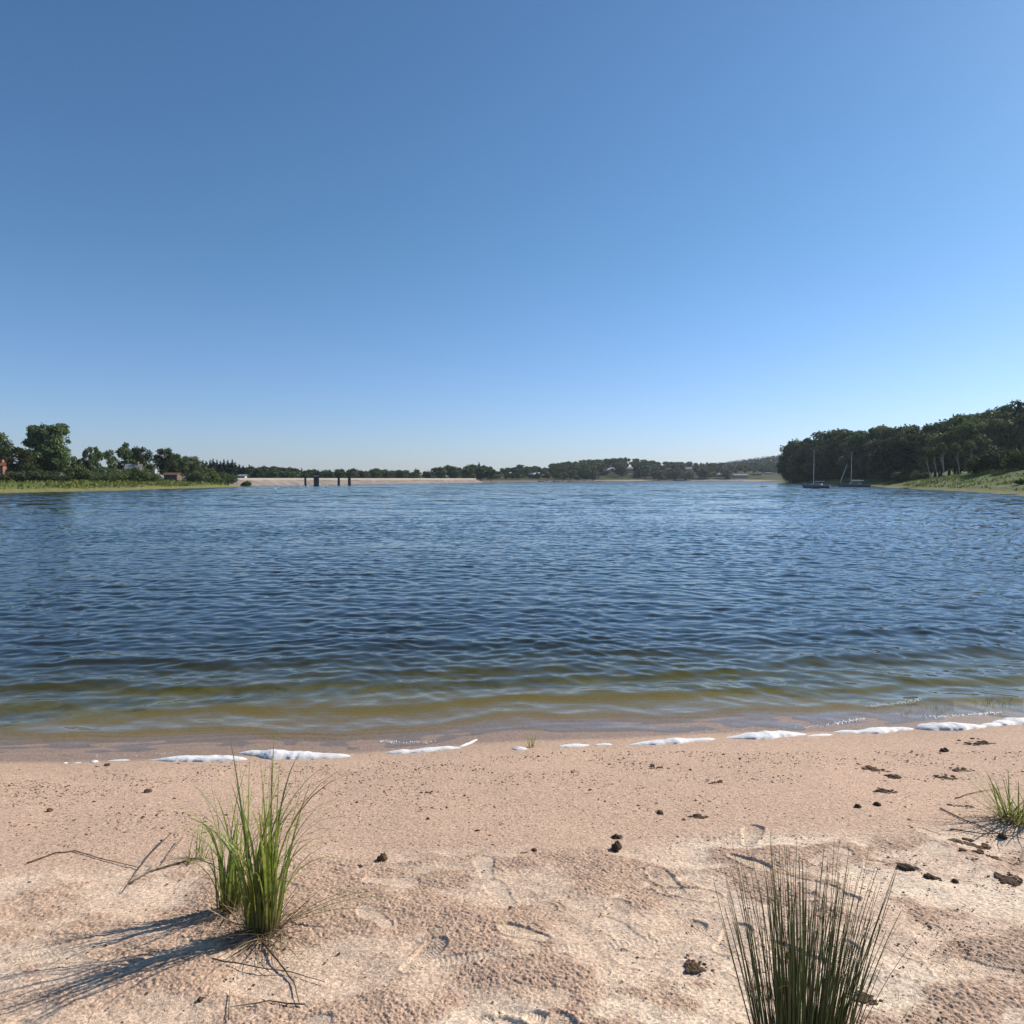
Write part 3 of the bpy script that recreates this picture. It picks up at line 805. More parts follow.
far_h = [
 (534, 640, 11, 478, 474.3, 472.6, None, None, 'long brown lakeside building with pale roof, left end of far shore'),
 (546, 650, 8, 478, 475.5, 474, None, None, 'low brown house right beside the long lakeside building'),
 (585, 700, 9, 478, 476, 474.6, None, None, 'white house with brown roof low on the far shore'),
 (604, 905, 9, 473, 471, 469.2, None, None, 'highest white house on the far hillside, left of a pair'),
 (614, 915, 7, 472, 469.6, 467.6, None, None, 'pale-roofed house at the top of the far hillside'),
 (603, 830, 8, 476, 474, 472.4, None, None, 'white house directly below the pair high on the far hillside'),
 (629, 930, 6, 471, 469, 467.4, None, None, 'small white house near the crest of the far hillside'),
 (637, 840, 7, 476, 474.2, 472.4, None, None, 'house with red roof halfway up the far hillside'),
 (649, 850, 9, 476, 474.4, 472.6, None, None, 'wide white house just right of the red-roofed one'),
 (667, 960, 9, 471.5, 469.6, 468, None, None, 'brick house below the dip in the far tree line'),
 (687, 965, 9, 471, 469, 467, None, None, 'grey-roofed villa standing among tall far trees'),
 (700, 930, 6, 474, 472, 470, None, None, 'house with steep dark roof left of the bright white barn'),
 (717, 915, 10, 476.5, 474.3, 472.2, None, None, 'bright white barn close to the far shore'),
 (740, 940, 14, 477, 475.2, 474, None, None, 'long low blue-grey roof right of the bright white barn'),
 (757, 960, 8, 476.5, 474.8, 473.4, None, None, 'reddish house right of the long low roof'),
 (768, 975, 6, 476, 474.6, 473.2, None, None, 'last small house before the right wood'),
 (497, 610, 8, 478, 475.8, 474, None, None, 'dark-roofed house at the left end of the far shore'),
]
def shoreD(px): return float(np.interp(px, [480, 540, 640, 740, 800], [560, 600, 800, 900, 1000]))
for row, (back, dy) in enumerate([(10, 11.5), (30, 9), (60, 7), (100, 5), (150, 3), (220, .5)]):
    px = 482 + 5 * row
    while px < 800:
        D = shoreD(px) + back + rf.uniform(-12, 12)
        yo = np.interp(px, *OUT_F); yt = yo + dy * (478 - yo) / 20 + rf.uniform(-1.2, 1.5)
        pr = rf.choice([F_oak, F_oak2, F_oak, F_ash, F_oak2, F_spr if row < 3 else F_oak])
        if any(abs(px - q[0]) < q[2] * .5 + 2 and D < q[1] + 5 and yt < q[3] - 1 for q in far_h) and rf.random() < .85: yt = None
        if yt is not None:
            p = at_y(px, yt, D); h = min(max(p.z - lz(p.x, D) + .1, 4.0), 17)
            put(pr, p.x, D, h, 10, 'distant green tree among the houses on the far hillside', 'trees on the far hillside', rf.uniform(1.1, 1.9))
        px += rf.uniform(5.5, 9.5)
# wooded ridge beyond everything: reads as one mass
gg = np.random.default_rng(5)
n = 2600
xs = gg.uniform(380, 900, n); ys = gg.uniform(1330, 1560, n)
zs = land_z(xs, ys)
lob = [(xs[i], ys[i], zs[i] + 6, 7, 7, 6.5) for i in range(0, n)]
V, Fq = leaves(lob, 26000, 1.6, 77, .8)
tag(link('distant_wood', mesh_from('distant_wood', V, Fq, M_SPRUCE, False)), 'wooded blue-green ridge on the horizon left of the right wood', 'wood', kind='stuff')

# ------------------------------------------------------------------ grass on the banks
def bank_grass(name, label, region, n, seed, hgt, m):
    g_ = np.random.default_rng(seed)
    x = g_.uniform(region[0], region[1], n); y = g_.uniform(region[2], region[3], n)
    z = land_z(x, y); k = (z > .45) & (fbm(x * .15, y * .15, 61, 3) + .4 * g_.random(n) > .05)
    x, y, z = x[k], y[k], z[k]; n = len(x)
    h = hgt * g_.uniform(.4, 1.2, n); a = g_.uniform(0, 3.14, n); wd = h * .5
    dx = np.cos(a) * wd; dy = np.sin(a) * wd; lx = g_.normal(size=n) * h * .3; ly = g_.normal(size=n) * h * .3
    V = np.stack([np.stack([x - dx, y - dy, z - .05], -1), np.stack([x + dx, y + dy, z - .05], -1), np.stack([x + lx, y + ly, z + h], -1)], 1).reshape(-1, 3)
    tag(link(name, mesh_from(name, V, np.arange(3 * n).reshape(-1, 3), m, False)), label, 'grass', kind='stuff')
M_BGR = leafmat('bank_grass', (.16, .18, .04), (.09, .12, .03), .3)
bank_grass('bank_grass', 'tall green and yellow grass along the left bank', (-150, -78, 92, 240), 26000, 3, .55, M_BGR)
bank_grass('bank_grass', 'green grass on the sloping right bank below the wood', (74, 150, 92, 300), 26000, 4, .45, M_BGR)

# ------------------------------------------------------------------ the dam and its towers
M_STONE = mat('dam_stone', (.36, .29, .24), .9, .1, scale=.35, col2=(.19, .155, .135), bump=.1, bscale=2)
M_CONC = mat('pale_concrete', (.46, .42, .37), .85, .2, .12, 2)
M_DCONC = mat('dark_concrete', (.085, .08, .08), .85, .2, .3, 2)
M_MET = mat('dark_metal', (.05, .05, .055), .5, .5, .2)
def dam():
    root = empty('dam', (-60, 310, 0))
    pts = [(-96, 222), (-90, 236), (-71, 283), (-52, 330), (-36, 380), (-21, 428), (-17, 440)]
    def sweep(name, prof, m):
        vs = []; fs = []
        for i, (x, y) in enumerate(pts):
            a = pts[max(i - 1, 0)]; b = pts[min(i + 1, len(pts) - 1)]
            tx, ty = b[0] - a[0], b[1] - a[1]; L = math.hypot(tx, ty); nx, ny = -ty / L, tx / L      # points away from the lake
            for u, z in prof: vs.append((x + nx * u + 60, y + ny * u - 310, z))
        k = len(prof)
        for i in range(len(pts) - 1):
            for j in range(k):
                j2 = (j + 1) % k; fs.append((i * k + j, i * k + j2, (i + 1) * k + j2, (i + 1) * k + j))
        fs.append(tuple(range(k))); fs.append(tuple(reversed(range((len(pts) - 1) * k, len(pts) * k))))
        link(name, mesh_from(name, vs, fs, m, False), root)
    sweep('stone_slope', [(-4, -1.6), (6.5, 2.15), (12, 2.15), (24, -2), (10, -3)], M_STONE)
    sweep('crest_wall', [(6.1, 1.9), (6.1, 2.68), (6.6, 2.68), (6.6, 1.9)], M_CONC)
    tag(root, 'long low dam with mottled pinkish stone slope and pale crest wall', 'dam')
dam()

def tower(px, D, wpx, ytop, label, wide=False):
    p = at_y(px, 478, D); wd = wpx * D / F; zt = at_y(px, ytop, D).z
    root = empty('intake_tower', (p.x, D, 0), R(20))
    mb = MB(); w2 = wd / 2
    mb.box(-w2, -w2, -3, w2, w2, zt - .35)
    mb.box(-w2 - .06, -w2 - .06, .15, w2 + .06, w2 + .06, .3)
    mb.build('shaft', M_DCONC, root)
    mb = MB(); c = w2 + (.12 if wide else .07); mb.box(-c, -c, zt - .35, c, c, zt - .12)
    if wide: mb.box(-c * .8, -c * .8, zt - .12, c * .8, c * .8, zt)
    mb.build('cap', M_CONC if wide else M_DCONC, root)
    mb = MB()
    for k in range(5): mb.tube([(-w2 * .3, -w2 - .08, .3 + k * (zt - .8) / 5), (w2 * .3, -w2 - .08, .3 + k * (zt - .8) / 5)], .02, 4)
    mb.tube([(-w2 * .3, -w2 - .08, 0), (-w2 * .3, -w2 - .08, zt - .4)], .025, 4); mb.tube([(w2 * .3, -w2 - .08, 0), (w2 * .3, -w2 - .08, zt - .4)], .025, 4)
    mb.build('ladder', M_MET, root)
    tag(root, label, 'tower', 'towers in the water before the dam')
tower(305.3, 250, 1.9, 476.5, 'thin dark pillar in the water before the dam, leftmost of four')
tower(316.3, 252, 4.8, 475.4, 'thick dark intake tower with pale cap in front of the dam', True)
tower(338.7, 262, 2.1, 477.0, 'thin dark pillar before the dam, just right of the thick tower')
tower(349.3, 262, 2.5, 476.4, 'dark pillar before the dam, rightmost of four')

M_BUOY = mat('white_plastic', (.75, .74, .70), .4, .4, .1)
def buoy(px, py, r, label, m=M_BUOY, D=None):
    p = at_z(px, py, 0)
    n = 12; prof = [(0, -.6), (.6, -.5), (1, -.1), (1, .2), (.75, .6), (.25, .75), (.2, 1.0), (0, 1.05)]
    vs = []; fs = []
    for (rr, z) in prof:
        for k in range(n): vs.append((rr * r * math.cos(k * 2 * math.pi / n), rr * r * math.sin(k * 2 * math.pi / n), z * r))
    for i in range(len(prof) - 1):
        for k in range(n): fs.append((i * n + k, i * n + (k + 1) % n, (i + 1) * n + (k + 1) % n, (i + 1) * n + k))
    o = link('buoy', mesh_from('buoy', vs, fs, m, True), None, (p.x, p.y, 0))
    tag(o, label, 'buoy', 'white buoys off the dam')
buoy(275, 488.6, .28, 'white buoy floating alone left of the towers')
for px in (301, 304.5, 308): buoy(px, 486.3, .22, 'white buoy in the row below the leftmost dam pillar')
for px in (323.5, 327): buoy(px, 486.2, .22, 'white buoy of the pair right of the thick tower')

# ------------------------------------------------------------------ boats
M_HULLW = mat('white_hull', (.62, .63, .64), .3, .5, .08)
M_HULLB = mat('blue_hull', (.10, .12, .165), .3, .5, .1)
M_DECK = mat('deck', (.5, .48, .44), .6, .3, .1)
M_ALU = mat('mast_metal', (.62, .62, .62), .4, .5, .05, metal=.3)
M_SAIL = mat('sail_cover', (.55, .55, .57), .8, .1, .1)
M_SAILB = mat('blue_cover', (.05, .07, .14), .8, .1, .1)
M_WIN = mat('dark_glass', (.02, .02, .025), .1, .6)
def hull_mesh(L, B, H, m, name, root, open_boat=False):
    st = 13; vs = []; fs = []
    for i in range(st):
        t = i / (st - 1); x = -L / 2 + L * t
        b = B / 2 * (1 - max(0, (t - .35) / .65) ** 2.1) * (.78 + .22 * min(1, t / .35)) + .01
        sh = H * (1 + .22 * t * t) ; kd = -.35 * H * (1 - t ** 4)
        for (fy, fz) in ((-1, 1), (-.96, .45), (-.7, -.05), (-.3, -.6), (0, -1), (.3, -.6), (.7, -.05), (.96, .45), (1, 1)):
            z = sh * fz if fz > 0 else kd * -fz
            vs.append((x + (.06 * L * fz if t > .85 and fz > 0 else 0) * (t - .85) / .15, fy * b, z))
    n = 9
    for i in range(st - 1):
        for j in range(n - 1): fs.append((i * n + j, (i + 1) * n + j, (i + 1) * n + j + 1, i * n + j + 1))
        if not open_boat: fs.append((i * n, i * n + n - 1, (i + 1) * n + n - 1, (i + 1) * n))
    fs.append(tuple(range(n)))
    o = link(name, mesh_from(name, vs, fs, m, False), root)
    if open_boat:
        md = o.modifiers.new('s', 'SOLIDIFY'); md.thickness = .05
    return o
def sailboat(px, py, mast_top, L, yaw, mh, mc, label, jib=False):
    p = at_z(px, py, 0); D = p.y
    mt = at_y(px, mast_top, D).z
    root = empty('sailing_boat', (p.x, D, 0), yaw)
    H = .75
    off = .12 * L      # mast stands ahead of midships; root at the mast foot
    grp = MB()
    h = hull_mesh(L, L * .33, H, mh, 'hull', root); h.location = (-off, 0, 0)
    c = MB(); c.box(-.22 * L - off + .1, -L * .09, H * 1.0, .16 * L - off + .1, L * .09, H + .42); c.build('cabin', M_DECK, root)
    for sgn in (-1, 1):
        c = MB(); y0 = sgn * L * .09
        c.box(-.1 * L - off, min(y0, y0 + sgn * .012), H + .18, .1 * L - off, max(y0, y0 + sgn * .012), H + .34); c.build('cabin_window', M_WIN, root)
    c = MB(); c.tube([(0, 0, H * .9), (0, 0, mt * .6), (0, 0, mt)], [.075, .07, .05], 8); c.build('mast', M_ALU, root)
    c = MB(); sp = mt * .62; c.tube([(0, -.6, sp), (0, .6, sp)], .03, 5); c.build('spreader', M_ALU, root)
    c = MB(); c.tube([(-.05, 0, H + 1.05), (-L * .42, 0, H + 1.0)], .05, 6); c.build('boom', M_ALU, root)
    c = MB(); c.tube([(-.1, 0, H + 1.22), (-L * .2, 0, H + 1.22), (-L * .4, 0, H + 1.12)], [.17, .14, .08], 8); c.build('furled_sail', mc, root, True)
    c = MB()
    bow = (L / 2 - off, 0, H * 1.2); st = (-L / 2 - off, 0, H)
    for q in (bow, st, (-.1, L * .15, H), (-.1, -L * .15, H)): c.tube([(0, 0, mt * .97), q], .012, 4)
    c.build('rigging', M_MET, root)
    if jib:
        c = MB(); top = Vector((0, 0, mt * .97)); b = Vector(bow); c.tube([b.lerp(top, .04), b.lerp(top, .15), b.lerp(top, .45), b.lerp(top, .62)], [.05, .13, .10, .05], 7); c.build('furled_jib', M_SAIL, root, True)
    c = MB(); c.box(-L / 2 - off - .12, -.03, -.5, -L / 2 - off, .03, H * .8); c.build('rudder', M_DECK, root)
    c = MB()
    for k in range(3):
        yy = (k - 1) * L * .09; c.tube([(L / 2 - off - .5, yy, H * 1.05), (L / 2 - off - .4, yy, H + .6)], .015, 4)
    c.tube([(L / 2 - off - .4, -L * .09, H + .6), (L / 2 - off + .1, 0, H + .68), (L / 2 - off - .4, L * .09, H + .6)], .015, 4)
    c.build('pulpit_rail', M_ALU, root)
    tag(root, label, 'sailing boat', 'moored sailing boats')
sailboat(813.4, 488.2, 450, 6.4, R(180 - 38), M_HULLB, M_SAILB, 'moored sailing boat with dark blue hull and bare mast, left of two')
sailboat(851.0, 486.9, 451.5, 8.2, R(180 - 20), M_HULLB, M_SAIL, 'moored sailing boat with white boom cover and furled jib, nearer the right bank', True)
def rowing_boat(px, D, L, yaw, m, label, group=None):
    p = at_y(px, 480, D); root = empty('rowing_boat', (p.x, D, -.02), yaw)
    hull_mesh(L, L * .36, .38, m, 'hull', root, True)
    c = MB()
    for xx in (-.25, .12): c.box(xx * L, -L * .15, .24, xx * L + .22, L * .15, .28)
    c.build('bench', M_DECK, root)
    tag(root, label, 'boat', group)
rowing_boat(839.8, 228, 2.6, R(10), M_HULLB, 'small dark dinghy lying off the bow of the right sailing boat')
# dark float
p = at_z(763.8, 486.3, 0)
r_ = empty('mooring_float', (p.x, p.y, 0), .1)
c = MB(); c.box(-.95, -.6, -.1, .95, .6, .16); c.build('deck', M_MET, r_)
c = MB()
for yy in (-.45, .45): c.tube([(-.9, yy, -.12), (.9, yy, -.12)], .16, 8)
c.build('pontoon', M_MET, r_)
tag(r_, 'small dark float lying alone on the open water left of the sailing boats', 'float')

# ------------------------------------------------------------------ houses
M_ROOFR = mat('red_tiles', (.30, .105, .06), .8, .2, .25, 3)
M_ROOFG = mat('grey_roof', (.30, .30, .30), .6, .3, .15, 3)
M_ROOFD = mat('dark_roof', (.07, .065, .07), .7, .3, .2, 3)
M_ROOFB = mat('brown_roof', (.17, .095, .07), .7, .3, .2, 3)
M_ROOFW = mat('pale_sheet_roof', (.72, .72, .72), .5, .3, .1, 3)
M_WW = mat('white_render', (.46, .45, .42), .85, .2, .1, 3)
M_WB = mat('brown_boards', (.20, .12, .08), .85, .2, .25, 3)
M_WO = mat('orange_brick', (.34, .17, .11), .85, .2, .2, 3)
M_DOOR = mat('painted_door', (.12, .10, .09), .6, .3, .1)
def house(px, D, wpx, ybase, yeave, yridge, wall, roof, label, yaw=0.0, cat='house', depth=None):
    p = at_y(px, ybase, D); W = wpx * D / F; dep = depth or min(W * .7, 8.0)
    gzz = lz(p.x, D); z0 = min(p.z, gzz); z0 = gzz - .2
    ze = min(max(at_y(px, yeave, D).z, gzz + 1.8), gzz + 6.5); zr = min(max(at_y(px, yridge, D).z, ze + .5), ze + 3.2)
    root = empty('house' if cat == 'house' else cat, (p.x, D, z0), yaw)
    he = ze - z0; hr = zr - z0; a = W / 2; b = dep / 2
    c = MB()
    c.add([(-a, -b, 0), (a, -b, 0), (a, b, 0), (-a, b, 0), (-a, -b, he), (a, -b, he), (a, b, he), (-a, b, he), (-a, 0, hr - .12), (a, 0, hr - .12)],
          [(0, 1, 5, 4), (2, 3, 7, 6), (1, 2, 6, 9, 5), (3, 0, 4, 8, 7), (4, 5, 9, 8), (6, 7, 8, 9)])
    c.build('wall', wall, root)
    c = MB(); o = .35; e = he - (hr - he) * o / b; t = .14
    c.add([(-a - o, -b - o, e), (a + o, -b - o, e), (a + o, 0, hr), (-a - o, 0, hr), (-a - o, -b - o, e + t), (a + o, -b - o, e + t), (a + o, 0, hr + t), (-a - o, 0, hr + t)],
          [(0, 3, 2, 1), (4, 5, 6, 7), (0, 1, 5, 4), (1, 2, 6, 5), (3, 0, 4, 7)])
    c.add([(-a - o, b + o, e), (a + o, b + o, e), (a + o, 0, hr), (-a - o, 0, hr), (-a - o, b + o, e + t), (a + o, b + o, e + t), (a + o, 0, hr + t), (-a - o, 0, hr + t)],
          [(0, 1, 2, 3), (7, 6, 5, 4), (4, 5, 1, 0), (5, 6, 2, 1), (7, 4, 0, 3)])
    rf_ = c.build('roof', roof, root)
    if cat == 'house':
        c = MB(); c.box(a * .35, -.35, hr - .5, a * .35 + .6, .35, hr + .8); c.build('chimney', M_WO, rf_)
    nwin = max(2, int(W / 3))
    for k in range(nwin):
        xx = -a + W * (k + .5) / nwin
        if k == nwin // 2:
            c = MB(); c.box(xx - .5, -b - .05, .2, xx + .5, -b - .003, min(2.2, he - .3)); c.build('door', M_DOOR, root)
        else:
            c = MB(); c.box(xx - .5, -b - .04, he * .42, xx + .5, -b - .003, he * .82); c.build('window', M_WIN, root)
    tag(root, label, cat.replace('_', ' '))
house(-3, 168, 24, 474, 466, 463, M_WO, M_ROOFR, 'orange-walled house half hidden at the left photo edge')
house(73, 225, 7, 476, 469, 466.2, M_WW, M_ROOFG, 'tiny pale-roofed house right behind the tallest tree')
house(134, 206, 13, 474, 468.4, 464.4, M_WW, M_ROOFG, 'house with grey roof showing above the dark willow bush', R(12))
house(153, 238, 6, 473, 468.5, 466.4, M_WW, M_ROOFG, 'pale house peeping through the gap right of the grey roof')
house(173, 200, 13, 480, 477.4, 476.0, M_WB, M_ROOFB, 'low brown open shed on the grass under the rounded trees', 0, 'shed', 3)
house(243, 262, 6, 482, 478.8, 477.8, M_WW, M_ROOFG, 'small white hut at the left end of the dam', 0, 'hut', 2.5)
far_h = [
 (534, 640, 11, 478, 474.3, 472.6, M_WB, M_ROOFW, 'long brown lakeside building with pale roof, left end of far shore'),
 (546, 650, 8, 478, 475.5, 474, M_WB, M_ROOFB, 'low brown house right beside the long lakeside building'),
 (585, 700, 9, 478, 476, 474.6, M_WW, M_ROOFB, 'white house with brown roof low on the far shore'),
 (604, 905, 9, 473, 471, 469.2, M_WW, M_ROOFG, 'highest white house on the far hillside, left of a pair'),
 (614, 915, 7, 472, 469.6, 467.6, M_WW, M_ROOFW, 'pale-roofed house at the top of the far hillside'),
 (603, 830, 8, 476, 474, 472.4, M_WW, M_ROOFG, 'white house directly below the pair high on the far hillside'),
 (629, 930, 6, 471, 469, 467.4, M_WW, M_ROOFG, 'small white house near the crest of the far hillside'),
 (637, 840, 7, 476, 474.2, 472.4, M_WO, M_ROOFR, 'house with red roof halfway up the far hillside'),
 (649, 850, 9, 476, 474.4, 472.6, M_WW, M_ROOFW, 'wide white house just right of the red-roofed one'),
 (667, 960, 9, 471.5, 469.6, 468, M_WO, M_ROOFB, 'brick house below the dip in the far tree line'),
 (687, 965, 9, 471, 469, 467, M_WW, M_ROOFG, 'grey-roofed villa standing among tall far trees'),
 (700, 930, 6, 474, 472, 470, M_WW, M_ROOFD, 'house with steep dark roof left of the bright white barn'),
 (717, 915, 10, 476.5, 474.3, 472.2, M_WW, M_ROOFW, 'bright white barn close to the far shore'),
 (740, 940, 14, 477, 475.2, 474, M_WW, M_ROOFG, 'long low blue-grey roof right of the bright white barn'),
 (757, 960, 8, 476.5, 474.8, 473.4, M_WO, M_ROOFR, 'reddish house right of the long low roof'),
 (768, 975, 6, 476, 474.6, 473.2, M_WW, M_ROOFG, 'last small house before the right wood'),
 (497, 610, 8, 478, 475.8, 474, M_WO, M_ROOFD, 'dark-roofed house at the left end of the far shore'),
]
for a in far_h:
    Ds = np.arange(shoreD(a[0]) + 22, 1250, 6.0); bestD = min(Ds, key=lambda D: abs(at_y(a[0], a[3], D).z - lz(at_y(a[0], a[3], D).x, D)) + abs(D - a[1]) * .004)
    house(a[0], float(bestD), *a[2:8], a[8])
# brown jetty and boats on the far shore
p = at_y(566, 480, 548); j_ = empty('wooden_jetty', (p.x, 548, 0), R(4))
c = MB(); c.box(-22, -1.3, .7, 22, 1.3, .95); c.build('deck', M_WB, j_)
for k in range(8):
    for yy in (-1.1, 1.1):
        c = MB(); c.tube([(-21 + k * 6, yy, -2), (-21 + k * 6, yy, 1.5)], .14, 6); c.build('pile', M_WB, j_)
tag(j_, 'long brown jetty along the far shore below the trees', 'jetty')
for k, (px, D, L, m) in enumerate([(541, 536, 5, M_WB), (556, 540, 6, M_HULLB), (571, 541, 5.5, M_WB), (584, 543, 6, M_HULLW), (601, 560, 5, M_HULLB)]):
    rowing_boat(px, D, L, R([20, -10, 160, 5, 170][k]), m, 'open %s boat at the far jetty, %s from the left' % (['brown', 'dark', 'brown', 'white', 'dark'][k], ords[k]), 'boats at the far jetty')

# ------------------------------------------------------------------ grasses on the beach
class Blades:
    def __init__(s): s.V = []; s.F = []; s.C = []
    def path(s, base, az, L, lean, bend, w, n=9, c0=(.1, .12, .03), c1=(.1, .14, .03), cb=(.2, .15, .07), twist=0, kink=None, round_=False, tipw=.06, ground=None):
        """one blade or stem; lean and bend in radians from the vertical at foot and tip"""
        P = Vector(base); pts = [P.copy()]; ds = []
        for i in range(n):
            t = (i + .5) / n; an = lean + bend * t ** 2.1
            if kink and t > kink[0]: an += kink[1]
            d = Vector((math.sin(az) * math.sin(an), math.cos(az) * math.sin(an), math.cos(an)))
            P = P + d * (L / n)
            if ground is not None and P.z < ground + .012: P.z = ground + .012
            pts.append(P.copy()); ds.append(d)
        ds.append(ds[-1]); b0 = len(s.V)
        side0 = Vector((math.cos(az + twist), -math.sin(az + twist), 0))
        for i, p in enumerate(pts):
            t = i / n; d = ds[i]
            sd = (side0 - d * side0.dot(d)).normalized(); nn = d.cross(sd)
            ww = w * (1 - (1 - tipw) * t ** (2.2 if not round_ else 1.3)) * (.55 + .45 * min(1, t * 5) if not round_ else 1)
            if round_:
                for k in range(4):
                    a = k * math.pi / 2; s.V.append(p + sd * math.cos(a) * ww * .5 + nn * math.sin(a) * ww * .5)
            else:
                s.V.append(p - sd * ww * .5 + nn * ww * .16); s.V.append(p - nn * ww * .05); s.V.append(p + sd * ww * .5 + nn * ww * .16)
            k1 = min(1, t * 2.4); c = [cb[q] * (1 - k1) + (c0[q] * (1 - t) + c1[q] * t) * k1 for q in range(3)]
            s.C += [c] * (4 if round_ else 3)
        m = 4 if round_ else 3
        for i in range(n):
            for k in range(m if round_ else 2):
                k2 = (k + 1) % m; s.F.append((b0 + i * m + k, b0 + i * m + k2, b0 + (i + 1) * m + k2, b0 + (i + 1) * m + k))
        return pts
    def build(s, name, m, parent=None, origin=None):
        V = np.array([tuple(v) for v in s.V])
        if origin is not None: V = V - np.array(tuple(origin))
        me = mesh_from(name, V, np.array(s.F), m, True)
        set_col(me, 'tint', np.array(s.C))
        o = link(name, me, parent)
        if parent is None and origin is not None: o.location = origin
        return o

def tintmat(name, rough=.5, transl=.3, spec=.4):
    m = bpy.data.materials.new(name); m.use_nodes = True; t = m.node_tree; b = t.nodes['Principled BSDF']
    at = t.nodes.new('ShaderNodeAttribute'); at.attribute_name = 'tint'
    no = t.nodes.new('ShaderNodeTexNoise'); no.inputs['Scale'].default_value = 60; no.inputs['Detail'].default_value = 3
    tc = t.nodes.new('ShaderNodeTexCoord'); t.links.new(tc.outputs['Object'], no.inputs['Vector'])
    mr = t.nodes.new('ShaderNodeMapRange'); mr.inputs[1].default_value = .3; mr.inputs[2].default_value = .7; mr.inputs[3].default_value = .7; mr.inputs[4].default_value = 1.25
    t.links.new(no.outputs['Fac'], mr.inputs[0])
    vm = t.nodes.new('ShaderNodeVectorMath'); vm.operation = 'SCALE'; t.links.new(at.outputs['Color'], vm.inputs[0]); t.links.new(mr.outputs[0], vm.inputs['Scale'])
    t.links.new(vm.outputs[0], b.inputs['Base Color']); b.inputs['Roughness'].default_value = rough; b.inputs['Specular IOR Level'].default_value = spec
    if transl:
        tr = t.nodes.new('ShaderNodeBsdfTranslucent'); t.links.new(vm.outputs[0], tr.inputs[0])
        mx = t.nodes.new('ShaderNodeMixShader'); mx.inputs[0].default_value = transl; out = t.nodes['Material Output']
        t.links.new(b.outputs[0], mx.inputs[1]); t.links.new(tr.outputs[0], mx.inputs[2]); t.links.new(mx.outputs[0], out.inputs[0])
    return m
M_BLADE = tintmat('grass_blade', .45, .42); M_DRY = tintmat('dry_blade', .8, .15, .2); M_RUSH = tintmat('rush_stem', .5, 0, .35)

gr = random.Random(2)
GREENS = [((.20, .27, .045), (.24, .33, .06)), ((.31, .36, .05), (.40, .45, .09)), ((.26, .33, .05), (.34, .41, .08)), ((.10, .15, .035), (.12, .18, .05))]
def tuft(px, py, n, spread, Lr, wr, label, name='grass_tuft', dead=20, extra=None, group=None, leanr=(.03, .33), bendr=(.1, 1.1), cat='grass tuft', azs=None, shade=1.0):
    b = on_beach(px, py); root = empty(name, b)
    B = Blades(); Dd = Blades()
    for i in range(n):
        a = gr.uniform(0, 6.283); rr = spread * math.sqrt(gr.random()); x = b.x + rr * math.cos(a) * 1.2; y = b.y + rr * math.sin(a) * .8
        az = math.atan2(math.cos(a), math.sin(a)) + gr.gauss(0, 1.5)
        if azs and gr.random() < .45: az = gr.gauss(*azs)
        L = gr.uniform(*Lr) * (1 if gr.random() < .75 else .6)
        c0, c1 = gr.choice(GREENS); c0 = tuple(c * shade for c in c0); c1 = tuple(c * shade for c in c1)
        if gr.random() < .12: c1 = (.30, .22, .09)
        B.path((x, y, gz(x, y) - .01), az, L, gr.uniform(*leanr) * (.4 + rr / spread), gr.uniform(*bendr), gr.uniform(*wr), 10, c0, c1, (.26, .22, .09), gr.uniform(-.6, .6))
    for i in range(dead):
        a = gr.uniform(0, 6.283); rr = spread * gr.uniform(.3, 1.2); x = b.x + rr * math.cos(a) * 1.2; y = b.y + rr * math.sin(a) * .8
        z = gz(x, y); c = gr.choice([(.26, .18, .10), (.15, .10, .06), (.34, .26, .16), (.10, .07, .045)])
        Dd.path((x, y, z + .005), gr.uniform(0, 6.283), gr.uniform(.35, .75) * Lr[0], gr.uniform(.9, 1.6), gr.uniform(.1, .9), gr.uniform(.002, .0055), 8, c, c, c, ground=z)
    if extra: extra(B, Dd, b)
    B.build('blades', M_BLADE, root, b)
    if Dd.V: Dd.build('dead_blades', M_DRY, root, b)
    tag(root, label, cat, group)
    return root
def laid(B, P0, az, L, w=.006, c=(.12, .18, .04), kink=None, lift=.9):
    z = gz(P0.x, P0.y); B.path((P0.x, P0.y, z + .01), az, L, lift, .85, w, 14, c, tuple(q * 1.1 for q in c), (.25, .2, .1), ground=z, kink=kink)
def ex_main(B, Dd, b):
    # long blades sprawling to the right and towards the camera
    for az, L, l in ((1.35, .50, 1.15), (1.42, .56, 1.2), (1.5, .47, 1.25), (1.25, .40, 1.1)): laid(B, b + Vector((.06, .05, 0)), az, L, .006, (.15, .21, .05), None, l)
    for az, L in ((2.6, .34), (2.9, .30), (2.2, .30), (3.5, .2), (2.4, .42)): laid(Dd, b + Vector((.02, -.03, 0)), az, L, .0045, (.14, .125, .05), (.6, .0), 1.2)
    # three tall arching blades
    for az, L, le, be in ((1.35, .74, .10, 1.75), (1.5, .78, .12, 1.5), (1.2, .66, .16, 1.5), (1.6, .70, .08, .9), (-1.4, .64, .18, 1.6), (-1.2, .66, .25, 1.4), (.2, .76, .05, .3), (1.2, .74, .07, .5), (1.3, .80, .06, 2.0), (1.55, .72, .10, 2.2), (1.0, .84, .04, 1.7), (-1.5, .7, .12, 1.9), (1.45, .62, .2, 2.0)):
        B.path((b.x, b.y, b.z), az, L, le, be, .0055, 14, *GREENS[1], (.26, .22, .09))
tuft(262, 934, 92, .055, (.46, .90), (.007, .0135), 'tall bright green grass clump on the sand, right half of the big tuft', dead=150, extra=ex_main, bendr=(.1, 2.1), leanr=(.0, .14), azs=(1.3, .9))
tuft(230, 913, 60, .050, (.36, .68), (.006, .011), 'shorter grass clump joined to the left side of the tall one', dead=90, bendr=(.1, 2.0), leanr=(.0, .17))
